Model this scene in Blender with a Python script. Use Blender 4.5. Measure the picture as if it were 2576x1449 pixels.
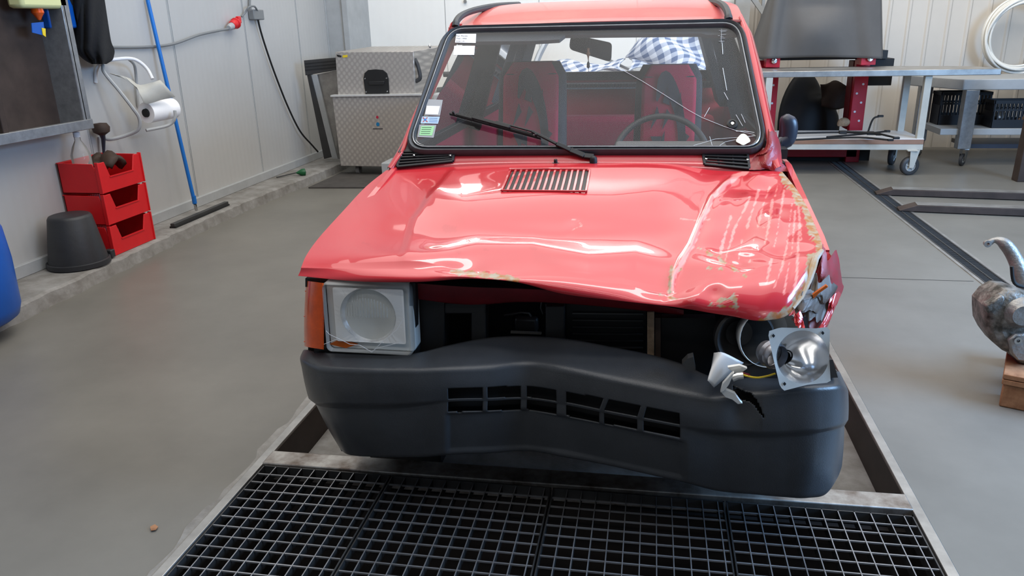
import bpy, bmesh, math, random
import numpy as np
from mathutils import Vector, Matrix
random.seed(4)
SC = bpy.context.scene
for o in list(bpy.data.objects): bpy.data.objects.remove(o)
COL = SC.collection
# ------------------------------------------------------------------ camera
F = 1930.0; CX, CY = 1288.0, 724.5
def _n(v): return v/np.linalg.norm(v)
_Y = _n(np.array([1645-CX, -(60-CY), -F]))
_X = -_n(np.array([-9500-CX, -(340-CY), -F]))
_X = _n(_X-_Y*_X.dot(_Y)); _Z = np.cross(_X, _Y)
M3 = np.array([_X, _Y, _Z]); CAMP = np.array([0.0, -1.8, 1.40])
cd = bpy.data.cameras.new('camera'); cam = bpy.data.objects.new('camera', cd); COL.objects.link(cam)
cd.sensor_width = 36; cd.lens = F/2576*36; cd.clip_start = .02; cd.clip_end = 60
cam.matrix_world = Matrix.Translation(Vector(CAMP)) @ Matrix(M3.tolist()).to_4x4()
SC.camera = cam
def at(px, py, x=None, y=None, z=None, pl=None):
    """photo pixel -> point of the world on the plane x=, y=, z= or (point, normal)"""
    d = M3 @ np.array([(px-CX)/F, -(py-CY)/F, -1.0])
    if x is not None: t = (x-CAMP[0])/d[0]
    elif y is not None: t = (y-CAMP[1])/d[1]
    elif z is not None: t = (z-CAMP[2])/d[2]
    else: t = np.dot(np.array(pl[0])-CAMP, pl[1])/np.dot(d, pl[1])
    return CAMP+t*d
def proj(P):
    q = (np.asarray(P)-CAMP) @ M3
    return CX-F*q[..., 0]/q[..., 2], CY+F*q[..., 1]/q[..., 2]
# ------------------------------------------------------------------ world, exposure, lights
w = bpy.data.worlds.new('world'); SC.world = w; w.use_nodes = True
w.node_tree.nodes['Background'].inputs[0].default_value = (.75, .85, 1, 1)
w.node_tree.nodes['Background'].inputs[1].default_value = .5
vs = SC.view_settings; vs.view_transform = 'Standard'; vs.look = 'None'; vs.gamma = 1; vs.exposure = 0.0
try: vs.use_curve_mapping = False
except Exception: pass
def area(name, loc, rot, sx, sy, power, color):
    l = bpy.data.lights.new(name, 'AREA'); l.shape = 'RECTANGLE'; l.size = sx; l.size_y = sy; l.energy = power; l.color = color
    o = bpy.data.objects.new(name, l); COL.objects.link(o); o.location = loc; o.rotation_euler = rot; return o
area('skylight_area', (.8, 3.0, 4.36), (0, 0, 0), 8.4, 6.4, 345, (1, .97, .915))
area('tube_area', (-.35, 1.75, 4.30), (0, 0, 0), 3.2, .45, 62, (1, .98, .95))
area('tube_area', (-.35, -.7, 4.30), (0, 0, 0), 3.2, .30, 30, (1, .98, .95))
area('tube_area', (-.35, -1.9, 4.30), (0, 0, 0), 3.2, .20, 26, (1, .98, .95))
area('tube_area', (-.35, -3.2, 4.30), (0, 0, 0), 3.2, .20, 26, (1, .98, .95))
g_ = area('back_wall_fill_area', (.8, 5.6, 4.25), (0, 0, 0), 8.0, .35, 80, (1, .98, .94))  # added fill that brightens the back wall, no fixture there
g_.rotation_euler = (Vector((.8, 7.5, 2.2))-g_.location).to_track_quat('-Z', 'Y').to_euler()
g_ = area('gate_daylight_area', (4.6, .4, 2.3), (0, 0, 0), 3.0, 2.0, 500, (.34, .60, 1))
g_.rotation_euler = (Vector((1.6, 1.1, .0))-g_.location).to_track_quat('-Z', 'Y').to_euler()
g_ = area('gate_daylight_area', (1.2, -4.3, 2.3), (math.radians(90), 0, 0), 3.0, 2.2, 7, (.75, .86, 1))
# ------------------------------------------------------------------ materials
def lin(r, g, b):
    f = lambda c: ((c/255+.055)/1.055)**2.4 if c > 10 else c/255/12.92
    return (f(r), f(g), f(b), 1)
MT = {}
def mat(name, col, rough=.6, metal=0, coat=0, noise=0, nscale=6, bump=0, bscale=40, spec=.5, emit=None, alpha=None, ncol=None, trans=0, ior=1.45):
    m = bpy.data.materials.new(name); m.use_nodes = True; nt = m.node_tree; b = nt.nodes['Principled BSDF']
    c = lin(*col)
    b.inputs['Base Color'].default_value = c; b.inputs['Roughness'].default_value = rough; b.inputs['Metallic'].default_value = metal
    b.inputs['Coat Weight'].default_value = coat; b.inputs['Coat Roughness'].default_value = .03
    b.inputs['Specular IOR Level'].default_value = spec; b.inputs['Transmission Weight'].default_value = trans; b.inputs['IOR'].default_value = ior
    if emit: b.inputs['Emission Color'].default_value = lin(*emit[:3]); b.inputs['Emission Strength'].default_value = emit[3]
    tc = nt.nodes.new('ShaderNodeTexCoord')
    if noise or ncol:
        n = nt.nodes.new('ShaderNodeTexNoise'); n.inputs['Scale'].default_value = nscale; n.inputs['Detail'].default_value = 6; n.inputs['Roughness'].default_value = .65
        nt.links.new(tc.outputs['Object'], n.inputs['Vector'])
        mx = nt.nodes.new('ShaderNodeMix'); mx.data_type = 'RGBA'
        rp = nt.nodes.new('ShaderNodeMapRange'); rp.inputs[1].default_value = .35; rp.inputs[2].default_value = .68
        nt.links.new(n.outputs['Fac'], rp.inputs[0]); nt.links.new(rp.outputs[0], mx.inputs['Factor'])
        c2 = lin(*ncol) if ncol else tuple(min(1, k*(1-noise)) for k in c[:3])+(1,)
        mx.inputs['A'].default_value = c; mx.inputs['B'].default_value = c2
        nt.links.new(mx.outputs['Result'], b.inputs['Base Color'])
    if bump:
        n2 = nt.nodes.new('ShaderNodeTexNoise'); n2.inputs['Scale'].default_value = bscale; n2.inputs['Detail'].default_value = 4
        nt.links.new(tc.outputs['Object'], n2.inputs['Vector'])
        bp = nt.nodes.new('ShaderNodeBump'); bp.inputs['Strength'].default_value = bump; bp.inputs['Distance'].default_value = .01
        nt.links.new(n2.outputs['Fac'], bp.inputs['Height']); nt.links.new(bp.outputs['Normal'], b.inputs['Normal'])
    if alpha is not None: b.inputs['Alpha'].default_value = alpha
    MT[name] = m; return m
def nodes(m): return m.node_tree.nodes, m.node_tree.links
mat('paint', (196, 50, 55), .32, coat=.8, noise=.12, nscale=3)
mat('paint_dull', (196, 48, 56), .5, noise=.25, nscale=9)
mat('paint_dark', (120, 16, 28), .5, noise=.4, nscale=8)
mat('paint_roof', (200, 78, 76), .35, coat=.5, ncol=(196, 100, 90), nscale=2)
mat('bumper', (64, 66, 69), .34, noise=.3, nscale=5, bump=.08, bscale=300)
mat('rubber', (60, 61, 63), .5, noise=.25, nscale=14)
mat('rubber_dark', (28, 28, 29), .55, noise=.2)
mat('black', (22, 22, 23), .6, noise=.3)
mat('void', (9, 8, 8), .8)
mat('chrome', (205, 205, 205), .12, metal=1, noise=.25, nscale=12)
mat('mirror_metal', (245, 245, 245), .14, metal=.78, noise=.12, nscale=20)
mat('bar_side_shade', (34, 32, 31), .8, noise=.3)  # grating bar sides: shade of the deep gaps put into the colour
mat('lamp_silver', (240, 240, 240), .2, metal=.5, noise=.3, nscale=25)
mat('lamp_mask', (232, 232, 230), .5)
mat('steel', (176, 174, 170), .38, metal=.7, noise=.35, nscale=8)
mat('steel_worn', (176, 172, 166), .38, metal=.6, ncol=(105, 92, 82), nscale=11)
mat('galv', (150, 152, 154), .32, metal=.55, noise=.3, nscale=20)
mat('grate', (150, 150, 152), .4, metal=.5, noise=.4, nscale=6)
mat('steel_brown', (70, 58, 52), .6, metal=.2, noise=.4, nscale=6)
mat('alu', (226, 226, 222), .32, metal=.4, noise=.2)
mat('grey_paint', (168, 170, 170), .45, noise=.15)
mat('beige_paint', (190, 188, 178), .5, noise=.15)
mat('dark_steel', (74, 74, 74), .45, metal=.5, noise=.3, nscale=4)
mat('white_plastic', (225, 225, 225), .4, noise=.06)
mat('paper', (250, 250, 250), .8, noise=.04)
mat('orange_lens', (226, 84, 14), .2, coat=.6, noise=.3, nscale=25)
mat('orange_dim', (190, 90, 20), .3, noise=.2)
mat('red_plastic', (212, 28, 34), .4, noise=.12)
mat('red_steel', (190, 16, 40), .4, noise=.2)
mat('blue_plastic', (14, 84, 170), .35, noise=.15)
mat('blue_pole', (24, 108, 190), .35, noise=.1)
mat('bucket', (44, 45, 48), .5, noise=.3, bump=.1)
mat('yellow', (226, 196, 40), .4, noise=.1)
mat('green', (20, 90, 50), .4, noise=.2)
mat('cloth_black', (18, 20, 24), .95, noise=.3, bump=.3)
mat('cover', (98, 95, 92), .8, noise=.12, nscale=3, bump=.05)
mat('seat_black', (56, 52, 54), .9, noise=.2)
mat('seat_red', (178, 22, 58), .9, noise=.15, nscale=60)
mat('dash', (44, 44, 46), .7, noise=.2)
mat('dash_grey', (92, 92, 92), .7, noise=.2)
mat('door_red', (186, 24, 60), .5, noise=.1)
mat('interior_grey', (96, 96, 96), .8, noise=.1)
mat('wood', (166, 122, 88), .75, ncol=(120, 80, 52), nscale=16)
mat('wood_brown', (150, 118, 100), .7, noise=.2)
mat('engine', (58, 56, 50), .5, metal=.5, ncol=(150, 146, 140), nscale=18, bump=.5, bscale=60)
mat('cast', (150, 148, 144), .45, metal=.6, noise=.35, nscale=20, bump=.4, bscale=60)
mat('leather', (62, 46, 36), .7, noise=.4, nscale=6)
mat('hose_white', (236, 234, 226), .5, noise=.05)
mat('crate', (24, 25, 30), .5, noise=.2)
mat('silver_paint', (150, 156, 162), .3, metal=.4, coat=.5)
mat('mirror_blue', (46, 50, 62), .35, noise=.2)
mat('dirt_beige', (150, 128, 104), .7, ncol=(110, 90, 70), nscale=30)
mat('cable_grey', (120, 122, 122), .6)
mat('concrete', (142, 140, 136), .75, ncol=(108, 104, 98), nscale=7, bump=.4, bscale=30)
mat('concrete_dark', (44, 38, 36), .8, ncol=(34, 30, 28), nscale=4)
mat('mat_rubber', (72, 68, 65), .8, noise=.3, nscale=9)
mat('text_dark', (40, 40, 46), .7)
mat('text_blue', (70, 120, 190), .7)
mat('text_red', (190, 60, 50), .7)
mat('sticker_white', (240, 240, 242), .6)
mat('sticker_blue', (170, 195, 215), .6)
mat('sticker_green', (150, 205, 150), .6)
mat('sticker_grey', (150, 152, 155), .5)
mat('lamp_case', (214, 216, 212), .4)
mat('logo_red', (170, 30, 60), .5)
mat('logo_blue', (20, 110, 160), .5)
mat('foil', (150, 150, 156), .3, metal=.7, noise=.5, nscale=20)
mat('crumple', (158, 20, 36), .45, coat=.1, ncol=(104, 66, 58), nscale=7)
mat('edge_primer', (176, 170, 160), .5, ncol=(168, 128, 76), nscale=16)
mat('crumple_grey', (98, 86, 76), .5, metal=.2, ncol=(66, 54, 48), nscale=12)
mat('rust', (186, 120, 60), .7, ncol=(176, 164, 146), nscale=30)
mat('parcel', (120, 120, 120), .8, noise=.2)
# floor concrete: trowelled, slightly glossy
m = mat('floor', (116, 113, 106), .42, noise=.22, nscale=1.3, bump=.05, bscale=12, spec=.5)
N, L = nodes(m)
n = N.new('ShaderNodeTexNoise'); n.inputs['Scale'].default_value = .9; n.inputs['Detail'].default_value = 5
r = N.new('ShaderNodeMapRange'); r.inputs[3].default_value = .26; r.inputs[4].default_value = .55
L.new(n.outputs['Fac'], r.inputs[0]); L.new(r.outputs[0], N['Principled BSDF'].inputs['Roughness'])
# wall sheets with faint corrugation / panel ribs
def ribbed(name, col, axis, scale, strength, rough=.45, noise=.06, dist=.01):
    m = mat(name, col, rough, noise=noise, nscale=1.2)
    N, L = nodes(m); tc = [k for k in N if k.type == 'TEX_COORD'][0]
    wv = N.new('ShaderNodeTexWave'); wv.wave_type = 'BANDS'; wv.bands_direction = axis; wv.inputs['Scale'].default_value = scale
    wv.wave_profile = 'SIN'
    L.new(tc.outputs['Object'], wv.inputs['Vector'])
    b = N.new('ShaderNodeBump'); b.inputs['Strength'].default_value = strength; b.inputs['Distance'].default_value = dist
    L.new(wv.outputs['Fac'], b.inputs['Height']); L.new(b.outputs['Normal'], N['Principled BSDF'].inputs['Normal']); return m
ribbed('wall_grey', (178, 177, 174), 'Y', 4.5, .10)
ribbed('wall_white', (246, 244, 238), 'X', 3, .08)
mat('wall_plain', (70, 70, 70), .8)
ribbed('shutter', (225, 225, 222), 'Z', 3.2, .9)
# engine-turned metal (dot pattern)
m = mat('turned_metal', (150, 147, 142), .3, metal=.35)
N, L = nodes(m); tc = [k for k in N if k.type == 'TEX_COORD'][0]
vo = N.new('ShaderNodeTexVoronoi'); vo.inputs['Scale'].default_value = 26; vo.inputs['Randomness'].default_value = 0
mp = N.new('ShaderNodeMapping'); mp.inputs['Rotation'].default_value = (0, math.radians(38), 0); L.new(tc.outputs['Object'], mp.inputs[0]); mp.inputs['Scale'].default_value = (1, .01, .8)
L.new(mp.outputs[0], vo.inputs['Vector'])
cr = N.new('ShaderNodeMapRange'); cr.inputs[1].default_value = 0; cr.inputs[2].default_value = .5; cr.inputs[3].default_value = 0; cr.inputs[4].default_value = 1
L.new(vo.outputs['Distance'], cr.inputs[0])
mx = N.new('ShaderNodeMix'); mx.data_type = 'RGBA'; mx.inputs['A'].default_value = lin(192, 186, 178); mx.inputs['B'].default_value = lin(158, 152, 146)
L.new(cr.outputs[0], mx.inputs['Factor']); L.new(mx.outputs['Result'], N['Principled BSDF'].inputs['Base Color'])
rr = N.new('ShaderNodeMapRange'); rr.inputs[3].default_value = .22; rr.inputs[4].default_value = .5; L.new(cr.outputs[0], rr.inputs[0]); L.new(rr.outputs[0], N['Principled BSDF'].inputs['Roughness'])
# plaid cloth
m = mat('plaid', (214, 218, 224), .9)
N, L = nodes(m); tc = [k for k in N if k.type == 'TEX_COORD'][0]
def band(ax, sc, ph=0):
    wv = N.new('ShaderNodeTexWave'); wv.bands_direction = ax; wv.inputs['Scale'].default_value = sc; wv.inputs['Distortion'].default_value = .6; wv.inputs['Detail Scale'].default_value = .6
    wv.inputs['Phase Offset'].default_value = ph
    L.new(tc.outputs['UV'], wv.inputs[0]); g = N.new('ShaderNodeMath'); g.operation = 'GREATER_THAN'; g.inputs[1].default_value = .5; L.new(wv.outputs['Fac'], g.inputs[0]); return g
a, b_ = band('X', 1.5), band('Y', 1.5)
ad = N.new('ShaderNodeMath'); ad.operation = 'ADD'; L.new(a.outputs[0], ad.inputs[0]); L.new(b_.outputs[0], ad.inputs[1])
mu = N.new('ShaderNodeMath'); mu.operation = 'MULTIPLY'; mu.inputs[1].default_value = .5; L.new(ad.outputs[0], mu.inputs[0])
rp = N.new('ShaderNodeValToRGB'); rp.color_ramp.elements[0].color = lin(226, 229, 232); rp.color_ramp.elements[1].color = lin(88, 108, 142)
L.new(mu.outputs[0], rp.inputs[0]); L.new(rp.outputs[0], N['Principled BSDF'].inputs['Base Color'])
# damaged paint: rust and scratch masks stored per vertex
m = mat('paint_damaged', (200, 52, 58), .3, coat=.75, spec=.4)
N, L = nodes(m); P_ = N['Principled BSDF']; tc = [k for k in N if k.type == 'TEX_COORD'][0]
at_ = N.new('ShaderNodeVertexColor'); at_.layer_name = 'wear'; sp = N.new('ShaderNodeSeparateColor'); L.new(at_.outputs[0], sp.inputs[0])
m1 = N.new('ShaderNodeMix'); m1.data_type = 'RGBA'; m1.inputs['A'].default_value = lin(190, 42, 50); m1.inputs['B'].default_value = lin(228, 134, 126)
L.new(sp.outputs['Green'], m1.inputs['Factor'])
ns = N.new('ShaderNodeTexNoise'); ns.inputs['Scale'].default_value = 45; ns.inputs['Detail'].default_value = 6; L.new(tc.outputs['Object'], ns.inputs['Vector'])
rp = N.new('ShaderNodeValToRGB'); rp.color_ramp.elements[0].position = .38; rp.color_ramp.elements[1].position = .6
rp.color_ramp.elements[0].color = lin(160, 96, 40); rp.color_ramp.elements[1].color = lin(160, 148, 128)
L.new(ns.outputs['Fac'], rp.inputs[0])
m3 = N.new('ShaderNodeMix'); m3.data_type = 'RGBA'; m3.inputs['B'].default_value = lin(176, 30, 40); L.new(sp.outputs['Blue'], m3.inputs['Factor']); L.new(m1.outputs['Result'], m3.inputs['A'])
m2 = N.new('ShaderNodeMix'); m2.data_type = 'RGBA'; L.new(sp.outputs['Red'], m2.inputs['Factor']); L.new(m3.outputs['Result'], m2.inputs['A']); L.new(rp.outputs[0], m2.inputs['B'])
L.new(m2.outputs['Result'], P_.inputs['Base Color'])
iv = N.new('ShaderNodeMath'); iv.operation = 'MULTIPLY_ADD'; iv.inputs[1].default_value = -.72; iv.inputs[2].default_value = .72; L.new(sp.outputs['Red'], iv.inputs[0]); L.new(iv.outputs[0], P_.inputs['Coat Weight'])
# glass: thin, with a film of dust
def glass(name, dust, tint=(1, 1, 1), dustcol=(190, 190, 186)):
    m = bpy.data.materials.new(name); m.use_nodes = True; N, L = nodes(m); N.clear()
    out = N.new('ShaderNodeOutputMaterial'); tr = N.new('ShaderNodeBsdfTransparent'); tr.inputs[0].default_value = (*tint, 1)
    gl = N.new('ShaderNodeBsdfGlossy'); gl.inputs['Roughness'].default_value = .02
    fr = N.new('ShaderNodeFresnel'); fr.inputs[0].default_value = 1.27
    a = N.new('ShaderNodeMixShader'); L.new(fr.outputs[0], a.inputs[0]); L.new(tr.outputs[0], a.inputs[1]); L.new(gl.outputs[0], a.inputs[2])
    df = N.new('ShaderNodeBsdfDiffuse'); df.inputs[0].default_value = lin(*dustcol)
    tc = N.new('ShaderNodeTexCoord'); ns = N.new('ShaderNodeTexNoise'); ns.inputs['Scale'].default_value = 5; ns.inputs['Detail'].default_value = 6; L.new(tc.outputs['Object'], ns.inputs['Vector'])
    mr = N.new('ShaderNodeMapRange'); mr.inputs[3].default_value = dust*.4; mr.inputs[4].default_value = dust*1.6; L.new(ns.outputs['Fac'], mr.inputs[0])
    b = N.new('ShaderNodeMixShader'); L.new(mr.outputs[0], b.inputs[0]); L.new(a.outputs[0], b.inputs[1]); L.new(df.outputs[0], b.inputs[2]); L.new(b.outputs[0], out.inputs[0])
    MT[name] = m
glass('windshield_glass', .055); glass('side_glass', .05); glass('lens_glass', .05, (.95, .95, .95)); glass('clear_plastic', .25); glass('bottle_clear', .3)
glass('crack', 1.0, dustcol=(225, 225, 225)); glass('yellow_fluid', .75, dustcol=(230, 190, 30))
# ------------------------------------------------------------------ mesh helpers
def worg(o):
    v = np.zeros(3)
    while o is not None: v = v+np.array(o.location); o = o.parent
    return v
class MB:
    def __init__(s): s.v = []; s.f = []
    def add(s, vs, fs):
        k = len(s.v); s.v += [tuple(float(c) for c in p) for p in vs]; s.f += [tuple(i+k for i in f) for f in fs]; return s
    def box(s, c, d, R=None):
        c = np.array(c, float); h = np.array(d, float)/2
        P = [np.array([sx, sy, sz])*h for sx in (-1, 1) for sy in (-1, 1) for sz in (-1, 1)]
        if R is not None: R = np.array(R.to_3x3() if hasattr(R, 'to_3x3') else R); P = [R @ p for p in P]
        return s.add([c+p for p in P], [(0, 1, 3, 2), (4, 6, 7, 5), (0, 4, 5, 1), (2, 3, 7, 6), (0, 2, 6, 4), (1, 5, 7, 3)])
    def bb(s, a, b): a = np.array(a, float); b = np.array(b, float); return s.box((a+b)/2, np.abs(b-a))
    def bar(s, p0, p1, w, h, up=(0, 0, 1)):
        p0 = np.array(p0, float); p1 = np.array(p1, float); t = _n(p1-p0); u = np.array(up, float)
        if abs(np.dot(t, u)) > .95: u = np.array([1., 0, 0])
        a = _n(np.cross(t, u)); b = np.cross(a, t)
        vs = [p+a*sx*w/2+b*sy*h/2 for p in (p0, p1) for sx, sy in ((-1, -1), (1, -1), (1, 1), (-1, 1))]
        return s.add(vs, [(0, 1, 2, 3), (7, 6, 5, 4), (0, 4, 5, 1), (1, 5, 6, 2), (2, 6, 7, 3), (3, 7, 4, 0)])
    def tube(s, path, r, n=8, close=False, cap=True):
        P = [np.array(p, float) for p in path]; m_ = len(P); rs = r if hasattr(r, '__len__') else [r]*m_
        T = [_n((P[(i+1) % m_]-P[i-1]) if close or 0 < i < m_-1 else (P[1]-P[0] if i == 0 else P[-1]-P[-2])) for i in range(m_)]
        u = np.array([0, 0, 1.]);
        if abs(T[0].dot(u)) > .9: u = np.array([1., 0, 0])
        vs = []
        for i in range(m_):
            u = _n(u-T[i]*u.dot(T[i])); b = np.cross(T[i], u)
            vs += [P[i]+rs[i]*(math.cos(a)*u+math.sin(a)*b) for a in [2*math.pi*k/n for k in range(n)]]
        fs = [(i*n+k, i*n+(k+1) % n, ((i+1) % m_)*n+(k+1) % n, ((i+1) % m_)*n+k) for i in range(m_ if close else m_-1) for k in range(n)]
        if cap and not close: fs += [tuple(range(n-1, -1, -1)), tuple(range((m_-1)*n, m_*n))]
        return s.add(vs, fs)
    def cyl(s, p0, p1, r, n=20, r2=None): return s.tube([p0, p1], [r, r if r2 is None else r2], n)
    def lathe(s, o, ax, prof, n=28, cap=False):
        """prof: (distance along ax, radius)"""
        o = np.array(o, float); ax = _n(np.array(ax, float)); u = np.array([0, 0, 1.]) if abs(ax[2]) < .9 else np.array([1., 0, 0])
        u = _n(u-ax*u.dot(ax)); b = np.cross(ax, u); m_ = len(prof)
        vs = [o+ax*d+r*(math.cos(a)*u+math.sin(a)*b) for d, r in prof for a in [2*math.pi*k/n for k in range(n)]]
        fs = [(i*n+k, i*n+(k+1) % n, (i+1)*n+(k+1) % n, (i+1)*n+k) for i in range(m_-1) for k in range(n)]
        if cap: fs += [tuple(range(n-1, -1, -1)), tuple(range((m_-1)*n, m_*n))]
        return s.add(vs, fs)
    def prism(s, poly, vec):
        n = len(poly); poly = [np.array(p, float) for p in poly]; v = np.array(vec, float)
        return s.add(poly+[p+v for p in poly], [tuple(range(n-1, -1, -1)), tuple(range(n, 2*n))]+[(i, (i+1) % n, n+(i+1) % n, n+i) for i in range(n)])
    def grid(s, G, skip=None):
        G = np.asarray(G); a, b = G.shape[:2]
        fs = [(i*b+j, i*b+j+1, (i+1)*b+j+1, (i+1)*b+j) for i in range(a-1) for j in range(b-1) if skip is None or not skip(i, j)]
        return s.add(G.reshape(-1, 3), fs)
    def build(s, name, material, parent=None, smooth=False, bevel=0, solid=0, subsurf=0, seg=2, auto=40, soff=-1):
        v = np.array(s.v); 
        if parent is not None: v = v-worg(parent)
        me = bpy.data.meshes.new(name); me.from_pydata([tuple(p) for p in v], [], s.f); me.update()
        bm = bmesh.new(); bm.from_mesh(me)
        if not solid: bmesh.ops.recalc_face_normals(bm, faces=bm.faces)
        bm.to_mesh(me); bm.free()
        me.materials.append(MT[material] if isinstance(material, str) else material)
        o = bpy.data.objects.new(name, me); COL.objects.link(o)
        if parent is not None: o.parent = parent
        if solid:
            q = o.modifiers.new('solid', 'SOLIDIFY'); q.thickness = solid; q.offset = soff
        if bevel:
            q = o.modifiers.new('bevel', 'BEVEL'); q.width = bevel; q.segments = seg; q.limit_method = 'ANGLE'; q.angle_limit = math.radians(40)
        if subsurf:
            q = o.modifiers.new('sub', 'SUBSURF'); q.levels = q.render_levels = subsurf
        if smooth or bevel:
            for p in me.polygons: p.use_smooth = True
            if auto < 180:
                try:
                    me.set_sharp_from_angle(angle=math.radians(auto))
                except Exception: pass
        return o
def rebase(o):
    """move a top-level mesh's origin to its base centre"""
    me = o.data; P = np.array([v.co[:] for v in me.vertices]); c = (P.min(0)+P.max(0))/2; c[2] = P[:, 2].min()
    for v in me.vertices: v.co = v.co-Vector(c)
    o.location = c; return o
def empty(name, loc, rz=0):
    o = bpy.data.objects.new(name, None); COL.objects.link(o); o.location = Vector([float(k) for k in loc]); o.rotation_euler.z = rz; o.empty_display_size = .1; return o
def tag(o, label=None, cat=None, group=None, kind=None):
    if label: o['label'] = label
    if cat: o['category'] = cat
    if group: o['group'] = group
    if kind: o['kind'] = kind
    return o
def struct(name, mb, m, **k): return tag(mb.build(name, m, **k), kind='structure')
def dup(root, loc, rz, label=None, group=None):
    r = root.copy(); COL.objects.link(r); r.location = Vector([float(k) for k in loc]); r.rotation_euler.z = rz
    if label: r['label'] = label
    if group: r['group'] = group
    for ch in list(root.children):
        c = ch.copy(); COL.objects.link(c); c.parent = r
        for g in list(ch.children):
            d = g.copy(); COL.objects.link(d); d.parent = c
    return r
def cr(pts, n):
    """catmull-rom through pts, n samples"""
    P = np.array(pts, float); P = np.vstack([2*P[0]-P[1], P, 2*P[-1]-P[-2]]); m_ = len(P)-3; out = []
    for t in np.linspace(0, m_-1e-9, n):
        i = int(t); f = t-i; a, b, c, d = P[i:i+4]
        out.append(.5*((2*b)+(c-a)*f+(2*a-5*b+4*c-d)*f*f+(3*b-a-3*c+d)*f**3))
    return np.array(out)
def cri(xs, pts, q):
    """monotone-parameter catmull-rom: value of pts at parameter q given knots xs (piecewise cubic hermite)"""
    xs = np.array(xs, float); P = np.array(pts, float); q = np.clip(q, xs[0], xs[-1]); i = np.clip(np.searchsorted(xs, q, 'right')-1, 0, len(xs)-2)
    h = xs[i+1]-xs[i]; t = (q-xs[i])/h
    sl = np.gradient(P, xs, axis=0)
    if P.ndim > 1: h = h[:, None]; t = t[:, None]
    return (2*t**3-3*t**2+1)*P[i]+(t**3-2*t**2+t)*h*sl[i]+(-2*t**3+3*t**2)*P[i+1]+(t**3-t**2)*h*sl[i+1]
def segd(px, py, pts):
    """pixel distance of arrays px,py to polyline, and the parameter along it"""
    best = np.full(px.shape, 1e9)
    for (x0, y0), (x1, y1) in zip(pts[:-1], pts[1:]):
        dx, dy = x1-x0, y1-y0; t = np.clip(((px-x0)*dx+(py-y0)*dy)/(dx*dx+dy*dy+1e-9), 0, 1)
        best = np.minimum(best, np.hypot(px-x0-t*dx, py-y0-t*dy))
    return best
def textmesh(name, s, origin, xdir, updir, size, material, parent, lift=.001, sx=1, align='LEFT'):
    cu = bpy.data.curves.new(name, 'FONT'); cu.body = s; cu.size = 1; cu.align_x = align
    t = bpy.data.objects.new(name+'_t', cu); COL.objects.link(t)
    dg = bpy.context.evaluated_depsgraph_get(); me = bpy.data.meshes.new_from_object(t.evaluated_get(dg))
    bpy.data.objects.remove(t)
    X = _n(np.array(xdir)); U = np.array(updir, float); U = _n(U-X*X.dot(U)); Nn = np.cross(X, U)
    o0 = worg(parent) if parent is not None else np.zeros(3)
    for v in me.vertices:
        p = np.array(origin)+X*v.co.x*size*sx+U*v.co.y*size+Nn*lift-o0; v.co = Vector(p)
    me.materials.clear(); me.materials.append(MT[material])
    o = bpy.data.objects.new(name, me); COL.objects.link(o)
    if parent is not None: o.parent = parent
    return o
def rrect(c, ax, ay, w, h, r, n=5):
    """rounded rectangle outline, centre c, axes"""
    c = np.array(c, float); out = []
    for sx, sy, a0 in ((1, 1, 0), (-1, 1, 90), (-1, -1, 180), (1, -1, 270)):
        for k in range(n+1):
            a = math.radians(a0+90*k/n); out.append(c+np.array(ax)*(sx*(w/2-r)+r*math.cos(a))+np.array(ay)*(sy*(h/2-r)+r*math.sin(a)))
    return out
# ================================================================== SETTING
X0, X1 = -1.275, .815          # lift pit, inner edges of its frame
# floor slab with the pit left open
mb = MB()
for a, b in (((-3.62, -4.5, -.2), (X0-.03, 7.65, 0)), ((X1+.03, -4.5, -.2), (5.2, 7.65, 0)), ((X0-.03, 4.3, -.2), (X1+.03, 7.65, 0)), ((X0-.03, -4.5, -.2), (X1+.03, -2.2, 0))): mb.bb(a, b)
struct('floor', mb, 'floor')
mb = MB().bb((X0-.03, .36, -.2), (X1+.03, 4.3, -.15)); struct('floor_recess', mb, 'concrete')
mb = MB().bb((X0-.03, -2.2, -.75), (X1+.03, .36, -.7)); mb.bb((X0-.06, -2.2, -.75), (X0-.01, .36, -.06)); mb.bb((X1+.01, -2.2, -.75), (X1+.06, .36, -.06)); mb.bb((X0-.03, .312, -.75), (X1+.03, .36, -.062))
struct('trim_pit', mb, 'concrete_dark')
# steel frame round the pit
mb = MB()
mb.bb((X0-.028, -2.2, -.01), (X0+.004, 4.3, .004)); mb.bb((X1-.004, -2.2, -.01), (X1+.028, 4.3, .004))
struct('trim_frame', mb, 'steel', bevel=.002)
mb = MB(); mb.bb((X0-.004, .4, -.15), (X0+.006, 4.3, -.004)); mb.bb((X1-.006, .4, -.15), (X1+.004, 4.3, -.004)); struct('trim_frame_web', mb, 'steel_brown')
mb = MB(); mb.prism([(X0, .312, -.06), (X1, .332, -.06), (X1, .415, -.06), (X0, .395, -.06)], (0, 0, .066)); struct('trim_beam', mb, 'steel_worn', bevel=.004)
# ragged edge of old concrete along the frame
mb = MB(); ys = np.arange(-.35, 4.2, .05)
L_ = [(X0-.035-random.random()*.03*(1 if -.3 < y < 1 else .4), y, .0015) for y in ys]
mb.grid(np.array([[(X0-.027, y, .0015) for y in ys], L_])); struct('trim_frame_mortar', mb, 'concrete')
# floor expansion joints
mb = MB(); mb.bb((X1+.1, 2.632, .0005), (1.80, 2.637, .001)); mb.bb((2.0, 2.66, .0005), (5, 2.666, .001)); struct('trim_joint', mb, 'black')
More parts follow.
